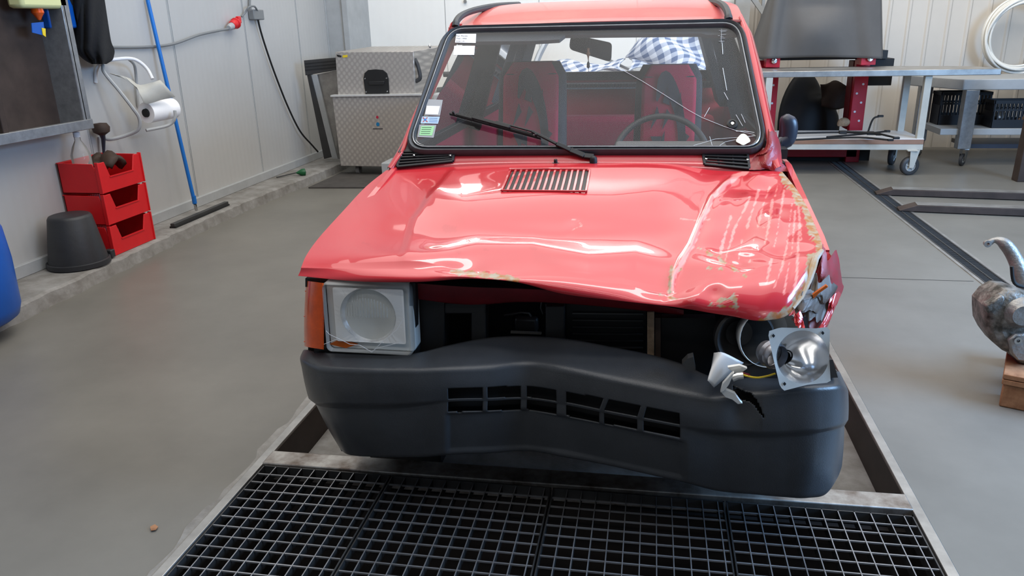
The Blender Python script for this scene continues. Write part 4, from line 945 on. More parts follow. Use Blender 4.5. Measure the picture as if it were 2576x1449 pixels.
hd.bar((XC-.62, 3.36, 1.40), (XC+.62, 3.36, 1.40), .05, .06); hd.bar((XC-.57, 3.36, 1.42), (XC-.60, 3.40, 1.05), .05, .05); hd.bar((XC+.56, 3.36, 1.42), (XC+.60, 3.40, 1.05), .05, .05); hd.bar((XC-.62, 3.39, 1.09), (XC+.62, 3.39, 1.09), .05, .05)
hd.build('tailgate_frame', 'rubber_dark', car)
MB().add([a, b, c, d], [(0, 1, 2, 3)]).build('rear_window', 'side_glass', car)
MB().bb((XC-.66, 3.20, 1.02), (XC+.66, 3.36, 1.05)).build('parcel_ledge', 'parcel', car); pe = MB()
for k in range(60): pe.bb((XC-.60+k*.02, 3.19, 1.03), (XC-.592+k*.02, 3.20, 1.052))
pe.build('ledge_ribs', 'rubber_dark', car)
MB().bb((XC-.70, .95, .18), (XC+.70, 3.38, .22)).build('cabin_floor', 'black', car)
fwl = MB().bb((XC-.70, 1.0, .2), (XC+.70, 1.04, .93)).build('bulkhead', 'black', car)
# dashboard, steering wheel
ds = MB(); prof = [(1.04, .935), (1.10, .945), (1.22, .94), (1.30, .925), (1.32, .88), (1.28, .84), (1.10, .80)]
ds.grid(np.array([[(x, a, b) for a, b in prof] for x in np.linspace(XC-.66, XC+.66, 8)])); ds.build('dashboard', 'dash', car, smooth=True, auto=50)
MB().bb((-.13, 1.06, .94), (.28, 1.22, .975)).build('instrument_cowl', 'dash_grey', car, bevel=.01)
sc = at(1668, 372, y=1.40); st = MB(); nrm = _n(np.array([0, -1, .55])); u_ = np.array([1., 0, 0]); w_ = np.cross(nrm, u_)
if w_[2] < 0: w_ = -w_
sc = at(1666, 292, y=1.40)-w_*.185
st.tube([sc+.185*(math.cos(a)*u_+math.sin(a)*w_) for a in np.linspace(0, 2*math.pi, 49)[:-1]], .0125, 8, close=True)
for a in (math.radians(200), math.radians(340)): st.bar(sc, sc+.18*(math.cos(a)*u_+math.sin(a)*w_), .04, .012, up=nrm)
st.cyl(sc-nrm*.02, sc+nrm*.03, .06); st.cyl(sc, sc-nrm*.25, .02)
st.build('steering_wheel', 'rubber', car, smooth=True, auto=50)
# rear view mirror with hanging charm
mi = MB(); m_c = at(1484, 120, y=1.50); pol = [at(*p, y=1.50) for p in rpoly([(1436, 86), (1539, 108), (1537, 157), (1431, 124)], [14, 10, 12, 12], 4)]
mi.prism(pol, (0, .025, 0)); mo = mi.build('interior_mirror', 'black', car, bevel=.003)
sb = MB(); sb.tube([at(1480, 80, y=1.45), at(1480, 98, y=1.49)], .006); sb.bb(at(1468, 81, y=1.44), at(1506, 77, y=1.47)); sb.build('mirror_stalk', 'black', mo)
chm = MB(); chm.tube([at(1480, 100, y=1.485), at(1481, 200, y=1.485)], .0012, 5); chm.build('charm_cord', 'black', mo)
cb = MB(); cb.lathe(at(1480, 120, y=1.484), (0, 0, -1), [(0, .001), (.004, .006), (.014, .004), (.024, .009), (.034, .004), (.05, .001)], 12); cb.build('charm', 'wood', mo, smooth=True)
cb = MB(); cb.lathe(at(1480, 153, y=1.484), (0, 0, -1), [(0, .001), (.01, .006), (.025, .007), (.03, .001)], 12); cb.build('charm_tassel', 'black', mo, smooth=True)
# seats
def seat(px0, px1, pyt):
    a, b = at(px0, pyt, y=1.98), at(px1, pyt, y=1.98); cx_ = (a[0]+b[0])/2; wd = b[0]-a[0]; zt = a[2]
    s = MB()
    # padded backrest: rounded slab leaning back
    G = []
    for t in np.linspace(0, 1, 16):
        z = .42+(zt-.42)*t; y = 1.86+.14*t; hw3 = (wd/2+.035-.012*t)*(1 if t < .9 else math.sqrt(max(.0, 1-((t-.9)/.1)**2*.35))); th = .065*(1 if t < .93 else max(.2, 1-((t-.93)/.07)**2))
        G.append([(cx_+hw3*math.copysign(abs(math.cos(q))**.35, math.cos(q)), y+th*math.copysign(abs(math.sin(q))**.6, math.sin(q)), z) for q in np.linspace(0, 2*math.pi, 33)])
    s.grid(np.array(G)); s.add([tuple(p) for p in G[-1][:-1]], [tuple(range(32))])
    so = s.build('front_seat', 'seat_black', car, smooth=True, auto=60)
    G2_ = []
    for t in np.linspace(0, 1, 14):
        z = .45+(zt-.005-.45)*t; y = 1.86+.14*t-.068-.006
        hw3 = (wd/2-.005)*(1 if t < .9 else math.sqrt(1-((t-.9)/.1)**2*.5)); G2_.append([(cx_+hw3*q, y+.008*q*q+.03*max(0, t-.92)/.08, z) for q in np.linspace(-1, 1, 15)])
    G2_.append([(x, y+.05, z+.006) for x, y, z in G2_[-1]])
    pn = MB().grid(np.array(G2_)).build('seat_panel', 'seat_red', so, smooth=True, auto=180, solid=.004)
    # black dragon: serpentine body, wings, spines
    def sp_(u_, v_): z = .45+(zt-.455)*v_; return np.array([cx_+u_*wd/2, 1.86+.14*v_-.079, z])
    dg = MB()
    body = cr([(-.42, .80), (-.25, .90), (.05, .88), (.38, .74), (.52, .56), (.42, .38), (.10, .28), (-.12, .20), (.12, .10)], 30)
    ww = np.interp(np.linspace(0, 1, 30), [0, .1, .3, .6, 1], [.03, .13, .15, .12, .02])
    Lh, Rh = [], []
    for i, p in enumerate(body):
        t = body[min(i+1, 29)]-body[max(i-1, 0)]; nn = np.array([-t[1]*2, t[0]/2]); nn = nn/np.linalg.norm(nn)*ww[i]; Lh.append(sp_(p[0]+nn[0], p[1]+nn[1]*.5)); Rh.append(sp_(p[0]-nn[0], p[1]-nn[1]*.5))
    dg.grid(np.array([Lh, Rh]))
    for tri in (((.2, .82), (.42, .95), (.5, .72)), ((.35, .72), (.78, .66), (.5, .58)), ((.5, .56), (.85, .42), (.42, .44)), ((-.2, .88), (-.05, 1.02), (.05, .86)), ((-.4, .86), (-.62, .70), (-.3, .80)), ((-.05, .84), (-.2, .70), (.1, .80)), ((-.3, .60), (-.65, .46), (-.35, .50)), ((-.35, .56), (-.6, .66), (-.2, .66)), ((.3, .34), (.65, .26), (.2, .28)), ((-.3, .42), (-.5, .30), (-.15, .36)), ((-.3, .60), (-.1, .70), (-.1, .58))):
        dg.add([sp_(a, b*.9) for a, b in tri], [(0, 1, 2)])
    dg.build('dragon_print', 'seat_black', pn, solid=.001)
    MB().box((cx_, 1.70, .40), (wd+.06, .46, .14)).build('seat_cushion', 'seat_black', so, bevel=.03)
    MB().box((cx_, 1.70, .26), (wd, .40, .14)).build('seat_base', 'black', so)
seat(1268, 1412, 156); seat(1614, 1756, 163)
MB().box((XC, 2.80, .62), (1.18, .14, .56)).build('rear_bench_back', 'seat_red', car, bevel=.03); MB().box((XC, 2.55, .42), (1.18, .5, .14)).build('rear_bench_cushion', 'seat_black', car, bevel=.03)
# bonnet underside inner wing on the intact side (closes the gap above the lamp)
MB().prism([at(*p, y=.24) for p in ((775, 705), (1040, 712), (1040, 900), (775, 900))], (0, .02, 0)).build('lamp_backing_panel', 'black', car)

# ================================================================== THINGS, LEFT WALL
WX = -3.62
def aw(px_, py_, d=.0): return at(px_, py_, x=WX+d)
# steel parts washer / wall trough
sk = empty('steel_wash_cabinet', (WX+.2, 2.2, .80)); tag(sk, 'open stainless steel wash cabinet fixed to the grey wall above the blue barrel', 'wash cabinet')
x0, x1, ya, yb2, za, zb = WX+.002, WX+.19, 1.2, 2.50, .895, 2.1
MB().bb((x0, ya, za), (x0+.02, yb2, zb)).build('back_panel', 'steel_brown', sk)  # brown stands for a reflection in the stainless back, put into the colour
MB().bb((x0, ya, za-.03), (x1, yb2, za+.01)).build('bottom_tray', 'galv', sk, bevel=.004)
MB().bb((x0, yb2-.03, za), (x1, yb2, zb)).build('side_panel', 'galv', sk, bevel=.004)
MB().bb((x0, ya, za), (x1, ya+.03, zb)).build('side_panel', 'galv', sk, bevel=.004)
MB().bb((x1-.02, yb2-.015, za), (x1, yb2+.035, zb)).build('front_frame', 'galv', sk, bevel=.004)
MB().bb((x1-.02, ya, za-.03), (x1+.01, yb2+.035, za+.03)).build('front_lip', 'galv', sk, bevel=.004)
MB().bb((x1-.02, 1.84, za), (x1+.005, 1.88, zb)).build('front_post', 'steel_brown', sk, bevel=.004)
so = empty('soap_dispenser', at(105, 20, x=WX+.14)); tag(so, 'yellow soap dispenser with orange nozzle hanging in the steel wash cabinet', 'dispenser')
c = at(100, 8, x=WX+.14); MB().bb(c-np.array([.05, .19, .03]), c+np.array([.05, .17, .20])).build('tank', mat('tank_yellow', (206, 206, 150), .4), so, bevel=.02)
c = at(95, 32, x=WX+.14); MB().lathe(c+np.array([0, 0, .03]), (0, 0, -1), [(0, .03), (.03, .034), (.05, .02), (.07, .008)], 16, True).build('nozzle', 'orange_lens', so, smooth=True)
MB().prism([at(*p, x=WX+.15) for p in ((78, 58), (108, 55), (112, 90), (80, 82))], (.004, 0, 0)).build('hanging_tag', 'blue_plastic', so)
MB().prism([at(*p, x=WX+.155) for p in ((104, 70), (113, 72), (114, 93), (107, 88))], (.004, 0, 0)).build('nozzle_tip', 'yellow', so)
bx_ = rebase(MB().bb(at(110, 72, x=WX+.05), at(160, -20, x=WX+.05)+np.array([.05, 0, 0])).build('blue_box', 'blue_plastic', bevel=.01)); tag(bx_, 'dark blue box standing at the back of the steel wash cabinet', 'box')
bx_.location.x += .0
# jacket
G = []
outl = [(-10, 183, 262), (30, 190, 268), (70, 198, 274), (105, 204, 280), (125, 206, 288), (140, 218, 287), (152, 232, 282), (161, 248, 268)]
for i, (yy, xa, xb) in enumerate(cr(outl, 26)):
    G.append([at(xa+(xb-xa)*t, yy, x=WX+.10+.09*math.sin(math.pi*t)+.018*math.sin(t*14+yy/23)) for t in np.linspace(0, 1, 20)])
Gb = [[p-np.array([.05, 0, 0]) for p in r] for r in G]
mb = MB().grid(np.array(G)); mb.grid(np.array(Gb)); jk = tag(rebase(mb.build('jacket', 'cloth_black', smooth=True, auto=180)), 'black cloth garment hanging on the wall above the paper roll holder', 'jacket')
hkk = rebase(MB().cyl(at(235, -25, x=WX), at(235, -25, x=WX+.17), .012).build('coat_hook', 'steel')); tag(hkk, 'small metal hook on the wall holding the black garment', 'hook')
# paper roll dispenser
pr = empty('paper_roll_holder', aw(330, 320)); tag(pr, 'white tubular wall holder beside the blue squeegee pole, carrying the paper roll', 'roll holder')
def z1(a, b, d=.06): return at(a/2.0125, b/2.0125, x=WX+d)
mb = MB(); mb.tube(cr([z1(485, 420, .01), z1(490, 350, .02), z1(520, 312, .05), z1(560, 304, .10), z1(648, 296, .16), z1(700, 310, .2), z1(745, 350, .24), z1(772, 400, .28)], 30), .012, 8); mb.build('top_frame', 'white_plastic', pr, smooth=True)
mb = MB(); mb.tube(cr([z1(520, 330, .06), z1(530, 370, .10), z1(600, 455, .16), z1(670, 545, .22), z1(705, 600, .24), z1(700, 655, .22), z1(640, 685, .14), z1(560, 705, .06), z1(525, 700, .02)], 40), .012, 8); mb.build('side_arm', 'grey_paint', pr, smooth=True)
mb = MB(); mb.tube(cr([z1(648, 296, .15), z1(680, 330, .08), z1(690, 400, .03), z1(695, 480, .02), z1(700, 540, .01)], 20), .010, 8); mb.tube(cr([z1(885, 560, .34), z1(885, 600, .34), z1(850, 635, .30), z1(740, 660, .22)], 20), .011, 8); mb.build('rear_arm', 'grey_paint', pr, smooth=True)
tp = MB(); G = np.array([[z1(555, 370, .10), z1(650, 395, .16), z1(700, 430, .20), z1(760, 420, .26), z1(810, 405, .30)], [z1(640, 400, .15), z1(690, 440, .2), z1(715, 470, .22), z1(790, 440, .28), z1(835, 430, .32)], [z1(700, 440, .2), z1(715, 480, .22), z1(735, 527, .25), z1(820, 505, .31), z1(888, 492, .36)]])
G = np.array([cr(r, 12) for r in G]); tp.grid(G); tp.build('tear_plate', 'beige_paint', pr, smooth=True, solid=.003)
ra, rb2 = z1(712, 580, .24), z1(850, 550, .30); ra = at(368, 284, y=3.20); rb2 = at(430, 276, y=3.33)
ra = at(368, 284, x=WX+.20); rb2 = at(430, 273, x=WX+.24)
axr = _n(rb2-ra); roll = MB().lathe(ra, axr, [(0, .03), (0, .07), (.25, .07), (.25, .03), (0, .03)], 32).build('paper_roll', 'paper', smooth=True, auto=40); tag(rebase(roll), 'white paper roll on the tubular wall holder', 'paper roll')
MB().lathe(ra-axr*.012, axr, [(0, .0), (0, .028), (.03, .03)], 18).build('roll_core', 'black', pr, smooth=True)
# cable across the wall, plug, socket, hanging lead
cbm = MB().tube(cr([aw(250, 118, .02), aw(330, 119, .02), aw(400, 116, .02), aw(445, 108, .03), aw(500, 88, .03), aw(545, 78, .03), aw(578, 72, .05)], 40), .010, 8).build('power_cable', 'cable_grey', smooth=True); tag(cbm, 'thick grey power cable strung along the left wall to the red plug', 'cable')
pg = empty('industrial_plug', aw(592, 60, .05)); tag(pg, 'red industrial plug hanging on the left wall', 'plug')
d_ = _n(np.array([0, 1., .25])); MB().lathe(aw(575, 70, .05), d_, [(0, .02), (.03, .028), (.06, .03)], 16, True).build('cable_gland', 'grey_paint', pg, smooth=True)
MB().lathe(aw(583, 64, .05), d_, [(0, .03), (.02, .038), (.06, .038), (.065, .046), (.08, .046), (.09, .03), (.09, 0)], 20, True).build('plug_body', 'red_plastic', pg, smooth=True)
MB().box(aw(600, 50, .06), (.04, .04, .06)).build('plug_flap', 'red_plastic', pg, bevel=.01)
sc_ = empty('wall_socket', aw(636, 38)); tag(sc_, 'grey wall socket at the top of the black hanging lead', 'socket')
MB().bb(aw(625, 50)+np.array([.003, 0, 0]), aw(648, 25)+np.array([.06, 0, 0])).build('socket_box', 'cable_grey', sc_, bevel=.008)
MB().tube([aw(628, -5, .02), aw(628, 16, .02), aw(632, 28, .03)], .012).build('conduit', 'cable_grey', sc_, smooth=True)
mb = MB(); mb.tube(cr([aw(608, 42, .02), aw(618, 30, .04), aw(626, 18, .07), aw(640, 16, .08), aw(648, 28, .05)], 16), .009); mb.build('bracket', 'cable_grey', sc_, smooth=True)
tag(MB().tube(cr([aw(645, 30, .05), aw(655, 75, .04), aw(672, 130, .04), aw(695, 195, .04), aw(725, 270, .04), aw(755, 330, .05), aw(785, 365, .07), aw(800, 382, .10)], 50), .009, 8).build('hanging_lead', 'black', smooth=True), 'black lead looping down the left wall from the grey socket', 'cable')
# blue squeegee broom
sq = empty('floor_squeegee', aw(490, 530, .2)); sq.location.z = .08; tag(sq, 'floor squeegee with a long blue pole leaning on the left wall', 'squeegee')
p0, p1 = at(370, -6, x=WX+.03), at(490, 512, z=.17); MB().tube([p0, p1], .014, 12).build('pole', 'blue_pole', sq, smooth=True)
mb = MB(); mb.tube([p1, at(494, 528, z=.11)], .012, 10); MB().tube([p1+(p0-p1)*.0, p1+(p1-p0)*.0+np.array([0, 0, .06])], .017, 12).build('pole_sleeve', 'blue_pole', sq, smooth=True)
mb.build('socket', 'chrome', sq, smooth=True)
a, b = at(434, 568, z=.10), at(570, 511, z=.10); MB().bar(a, b, .035, .03).build('head', 'dark_steel', sq, bevel=.003)
MB().bar(a-np.array([0, 0, .012]), b-np.array([0, 0, .012]), .05, .012).build('rubber_blade', 'rubber_dark', sq)
# stacked red bins, their open fronts towards the room
def storage_bin(x, y, z, label, h=.245, w=.40, d=.27, rz=0):
    """origin at the base centre; front opening faces +x"""
    e = empty('storage_bin', (x, y, z), rz); tag(e, label, 'storage bin', 'red storage bins stacked against the left wall')
    X0_, X1_ = -d/2, d/2; Y0_, Y1_ = -w/2, w/2; t = .008
    def bld(mb, n, m_='red_plastic', p=e, **k):
        o = mb.build(n, m_, None, **k); o.parent = p; return o
    mb = MB(); mb.bb((X0_, Y0_, 0), (X1_, Y1_, t)); mb.bb((X0_, Y0_, 0), (X0_+t, Y1_, h))
    for yy, s in ((Y0_, 1), (Y1_, -1)):
        mb.prism([(X0_, yy, 0), (X1_, yy, 0), (X1_, yy, h*.50), (X1_-d*.10, yy, h*.98), (X0_, yy, h)], (0, s*t, 0))
    mb.prism([(X1_, Y0_, 0), (X1_, Y1_, 0), (X1_, Y1_, h), (X1_, Y1_-w*.16, h), (X1_, Y1_-w*.24, h*.48), (X1_, Y0_+w*.24, h*.48), (X1_, Y0_+w*.16, h), (X1_, Y0_, h)], (t, 0, 0))
    bld(mb, 'body', bevel=.002)
    for yy in (Y0_-.004, Y1_-.006): bld(MB().bb((X1_-.01, yy, 0), (X1_+.014, yy+.010, h+.005)), 'corner_post', bevel=.002)
    mb = MB(); mb.bar((X1_+.006, Y0_+w*.22, h*.485), (X1_+.006, Y1_-w*.22, h*.485), .014, .006); bld(mb, 'rim'); bld(MB().bar((X0_, Y0_, h), (X0_, Y1_, h), .012, .006), 'rear_rim')
    # perforated white liner seen at the back
    lm = MB()
    for k in range(12): lm.bb((X0_+t, Y0_+w*.30+k*.016, h*.30), (X0_+t+.002, Y0_+w*.30+k*.016+.006, h*.78))
    bld(lm, 'liner_grid', 'white_plastic'); return e
bxx, byy = -3.47, 2.585
hB = .2
for k, lb in enumerate(('red open-fronted storage bin, lowest of the stack beside the black bucket', 'red open-fronted storage bin in the middle of the stack beside the black bucket', 'red open-fronted storage bin on top of the stack, holding a bottle')):
    storage_bin(bxx+.0, byy, .083+k*hB, lb, h=hB-.012, w=.42, d=.27, rz=0)
zt_ = .083+2*hB+.009
bt = empty('spray_bottle', (bxx-.02, byy-.13, zt_)); tag(bt, 'clear spray bottle with yellow fluid standing in the topmost red bin', 'bottle')
MB().lathe((bxx-.02, byy-.13, zt_), (0, 0, 1), [(0, .05), (.01, .056), (.12, .056), (.125, .0)], 20, False).build('fluid', 'yellow_fluid', bt, smooth=True)
MB().lathe((bxx-.02, byy-.13, zt_), (0, 0, 1), [(.12, .057), (.22, .057), (.27, .04), (.31, .018), (.33, .018)], 20).build('bottle_body', 'bottle_clear', bt, smooth=True)
MB().lathe((bxx-.02, byy-.13, zt_+.33), (0, 0, 1), [(0, .02), (.03, .02), (.032, .010), (.06, .008), (.062, 0)], 14, True).build('spray_head', 'white_plastic', bt, smooth=True)
rg_ = MB(); G = []
for t in np.linspace(0, 1, 8): G.append([(bxx-.07+.15*t, byy+.0+.15*s, zt_+.04+.13*math.sin(math.pi*(.15+.7*s))+.02*math.sin(9*t+5*s)) for s in np.linspace(0, 1, 9)])
rg_.grid(np.array(G)); rag = rg_.build('brown_glove', 'leather', smooth=True, auto=180, solid=.03); tag(rebase(rag), 'worn brown work glove lying in the topmost red bin', 'glove')
bs = empty('brush', (WX+.07, 2.93, .60)); tag(bs, 'brush with a round brown head hanging below the paper roll holder', 'brush')
bh = aw(255, 328, .07); MB().lathe(bh+np.array([0, 0, .05]), (0, 0, -1), [(0, .0), (.005, .04), (.03, .055), (.06, .05), (.08, .02)], 18).build('brush_head', 'leather', bs, smooth=True)
MB().tube([bh-np.array([0, 0, .02]), aw(260, 350, .06), aw(261, 386, .05)], [.02, .014, .008], 10).build('handle', 'mirror_blue', bs, smooth=True)
MB().tube([aw(248, 345, .002), aw(250, 386, .002)], .008, 8).build('wall_clip', 'grey_paint', bs, smooth=True)
# upturned bucket
bc = np.array([-3.43, 2.185, .084]); bk_ = empty('bucket', bc); tag(bk_, 'black plastic bucket standing upside down beside the red bins', 'bucket')
MB().lathe(bc, (0, 0, 1), [(.033, .165), (.295, .122), (.31, .113), (.314, .102), (.311, 0)], 40).build('bucket_body', 'bucket', bk_, smooth=True, auto=60)
MB().lathe(bc, (0, 0, 1), [(0, .172), (.004, .178), (.03, .177), (.034, .167), (.002, .163), (0, .172)], 40).build('bucket_rim', 'bucket', bk_, smooth=True)
mb = MB(); mb.box(bc+np.array([.105, .148, .03]), (.05, .04, .05)); mb.build('bucket_lug', 'bucket', bk_, bevel=.006)
# blue barrel
cb_ = np.array([-3.31, 1.17, .084]); ba = empty('barrel', cb_); tag(ba, 'blue plastic barrel at the foot of the grey wall, below the steel wash cabinet', 'barrel')
R_b = .29
MB().lathe(cb_, (0, 0, 1), [(0, 0), (0, R_b-.05), (.02, R_b-.02), (.07, R_b-.005), (.30, R_b), (.45, R_b-.01), (.52, R_b-.04), (.58, R_b-.085), (.63, R_b-.15), (.65, R_b-.2), (.65, 0)], 44).build('barrel_body', 'blue_plastic', ba, smooth=True, auto=60)
MB().lathe(cb_+np.array([.0, .0, .64]), (0, 0, 1), [(0, .06), (.03, .06), (.035, .05), (.035, 0)], 20).build('barrel_cap', 'black', ba, smooth=True)
# ================================================================== BACK LEFT
pn = empty('steel_door_panel', (-3.35, 6.0, .08)); tag(pn, 'dark grey framed steel panel leaning in the corner behind the patterned steel cabinet', 'panel')
def q6(a, b, y): return at(a, b, y=y)
fr_ = MB()
T1, T2, B1_, B2_ = q6(765, 152, 5.75), q6(848, 145, 5.85), q6(815, 398, 5.95), q6(852, 402, 6.0)
mb = MB().prism([q6(764, 152, 5.78), q6(848, 144, 5.84), q6(848, 176, 5.84), q6(768, 190, 5.78)], (0, .04, 0)); mb.build('top_rail', 'dark_steel', pn, bevel=.004)
gr = MB()
for k in range(3): gr.bar(q6(768, 160+k*8, 5.772), q6(848, 152+k*8, 5.832), .004, .006)
gr.build('rail_groove', 'rubber_dark', pn)
MB().prism([q6(765, 155, 5.78), q6(782, 188, 5.79), q6(835, 395, 5.98), q6(815, 400, 5.96)], (0, .05, 0)).build('side_rail', 'dark_steel', pn, bevel=.004)
MB().prism([q6(782, 188, 5.80), q6(796, 188, 5.80), q6(850, 400, 5.99), q6(835, 398, 5.98)], (0, .03, 0)).build('inner_rail', 'grey_paint', pn, bevel=.003)
MB().prism([q6(795, 188, 5.84), q6(850, 176, 5.86), q6(858, 400, 6.02), q6(846, 400, 6.0)], (0, .015, 0)).build('sheet', 'steel', pn)
# engine-turned steel cabinet
yc = 5.60; cbt = empty('steel_cabinet', (-2.66, 5.95, 0)); tag(cbt, 'patterned steel machine cabinet on castors in the corner by the white wall', 'cabinet')
def P5(a, b, dy=0): return at(a, b, y=yc+dy)
lo = [P5(835, 241), P5(1062, 237), P5(1035, 421), P5(857, 418)]; MB().prism(lo, (0, .75, 0)).build('lower_body', 'turned_metal', cbt, bevel=.006)
up = [P5(843, 131, .06), P5(1040, 129, .06), P5(1045, 238, .06), P5(850, 240, .06)]
a_, b_, c_, d_ = [np.array(p) for p in up]
mb = MB(); mb.add([a_, b_, c_, d_, a_+np.array([.10, .78, .03]), b_+np.array([.12, .78, .03]), c_+np.array([0, .7, 0]), d_+np.array([0, .7, 0])], [(0, 1, 2, 3), (4, 7, 6, 5), (0, 4, 5, 1), (1, 5, 6, 2), (2, 6, 7, 3), (3, 7, 4, 0)])
mb.build('upper_body', 'turned_metal', cbt, bevel=.005)
MB().prism([p+np.array([0, -.02, 0]) for p in (P5(833, 239), P5(1060, 236), P5(1060, 240), P5(833, 243))], (0, .1, 0)).build('waist_strip', 'alu', cbt)
hp = [P5(917, 180, .055), P5(925, 176, .055)]; pts_ = [P5(914, 198, .05), P5(917, 184, .05), P5(926, 176, .05), P5(945, 174.5, .05), P5(963, 176, .05), P5(973, 184, .05), P5(977, 198, .05), P5(979, 235, .05), P5(919, 236, .05)]
ho = MB().prism(pts_, (0, .012, 0)).build('handle_plate', 'black', cbt, bevel=.002); MB().prism([P5(926, 205, .04), P5(967, 204, .04), P5(965, 213, .04), P5(928, 214, .04)], (0, .02, 0)).build('grip', 'rubber_dark', ho, bevel=.004)
for a, b in ((918, 198), (972, 197), (921, 231), (974, 230)):
    MB().lathe(P5(a, b, .05), (0, -1, 0), [(0, .008), (.003, .006), (.004, 0)], 10).build('screw', 'chrome', ho, smooth=True)
for (a, b, r_, m_) in ((949, 295, .013, 'logo_red'), (950.5, 313, .018, 'logo_blue')):
    c = P5(a, b, -.002); MB().add([c]+[c+np.array([r_*math.cos(t), 0, r_*(1.15*math.sin(t) if math.sin(t) > 0 else math.sin(t))]) for t in np.linspace(0, 2*math.pi, 25)[:-1]], [(0, i+1, (i+1) % 24+1) for i in range(24)]).build('logo', m_, cbt, solid=.001)
MB().prism([P5(938, 323, -.002), P5(963, 323, -.002), P5(963, 325, -.002), P5(938, 325, -.002)], (0, .001, 0)).build('logo_text', 'text_dark', cbt)
MB().prism([P5(862, 139, .055), P5(874, 138, .055), P5(874, 144, .055), P5(862, 145, .055)], (0, .002, 0)).build('yellow_label', 'yellow', cbt)
MB().prism([P5(846, 137, .055), P5(859, 140, .055), P5(858, 144, .055), P5(850, 143, .055)], (0, .002, 0)).build('black_label', 'black', cbt)
MB().tube(cr([P5(1043, 148, .1), P5(1051, 165, .1), P5(1057, 195, .1), P5(1046, 205, .1)], 14), .02, 8).build('side_hose', 'rubber', cbt, smooth=True)
MB().lathe(P5(1082, 125, .5), (0, 0, 1), [(-.05, .012), (.03, .012), (.035, .02), (.06, .0)], 12).build('tap', 'chrome', cbt, smooth=True)
for a, b, dy in ((903, 432, .1), (1010, 432, .1), (903, 425, .6), (1000, 425, .6)):
    c = P5(a, b, dy); c[2] = .052; k = MB().lathe(c, (1, 0, 0), [(-.018, .02), (-.018, .048), (.018, .048), (.018, .02)], 20, True).build('castor_wheel', 'parcel', cbt, smooth=True, auto=40); MB().bb(c+np.array([-.025, -.02, 0]), c+np.array([.025, .02, .075])).build('castor_fork', 'dark_steel', k)
cbt.location.z = 0
# rubber mat and rod
mt_ = rebase(MB().prism([at(*p, z=.001) for p in ((776, 474), (900, 474), (1010, 474), (1010, 440), (860, 436))], (0, 0, .012)).build('floor_mat', 'mat_rubber')); tag(mt_, 'dark rubber mat on the floor in front of the steel cabinet', 'mat')
rd = empty('green_tipped_rod', at(740, 438, z=.085)); tag(rd, 'thin rod with a dark green knob lying on the concrete ledge', 'rod')
MB().tube([at(696, 446, z=.092), at(748, 434, z=.10)], .006).build('rod', 'dark_steel', rd, smooth=True)
MB().lathe(at(745, 435, z=.112), _n(np.array([.8, .5, 0])), [(0, .006), (.03, .022), (.055, .036), (.085, .036), (.095, 0)], 16).build('knob', 'green', rd, smooth=True)
# ================================================================== BACK RIGHT
# long steel bench on castors
YB = 5.9
wb = empty('steel_workbench', (1.9, 6.2, 0)); tag(wb, 'long steel workbench on large castors with a pale lower board', 'workbench')
zT = .955
mb = MB(); mb.prism([(.95, YB, zT-.055), (3.03, YB-.05, zT-.055), (2.95, YB+.40, zT-.055), (2.30, YB+.62, zT-.055), (1.0, YB+.62, zT-.055)], (0, 0, .055)); mb.build('table_top', 'steel', wb, bevel=.005)
for a, b in (((1.08, YB+.03), (1.08, YB+.03)), ((2.46, YB+.03), (2.46, YB+.03)), ((1.10, YB+.56), (1.1, YB+.56)), ((2.44, YB+.56), (2.44, YB+.56))):
    MB().bb((a[0]-.03, a[1]-.03, .24), (a[0]+.03, a[1]+.03, zT-.055)).build('leg', 'beige_paint', wb, bevel=.003)
mb = MB(); mb.bb((1.02, YB-.01, .235), (2.49, YB+.03, .285)); mb.bb((1.02, YB+.57, .235), (2.49, YB+.61, .285)); mb.bb((1.02, YB, .235), (1.06, YB+.6, .285)); mb.bb((2.45, YB, .235), (2.49, YB+.6, .285)); mb.build('lower_frame', 'beige_paint', wb)
MB().bb((1.03, YB-.012, .287), (2.49, YB+.6, .330)).build('lower_board', 'wood_brown', wb); MB().bb((1.03, YB-.01, .330), (2.49, YB+.6, .336)).build('board_laminate', 'white_plastic', wb)
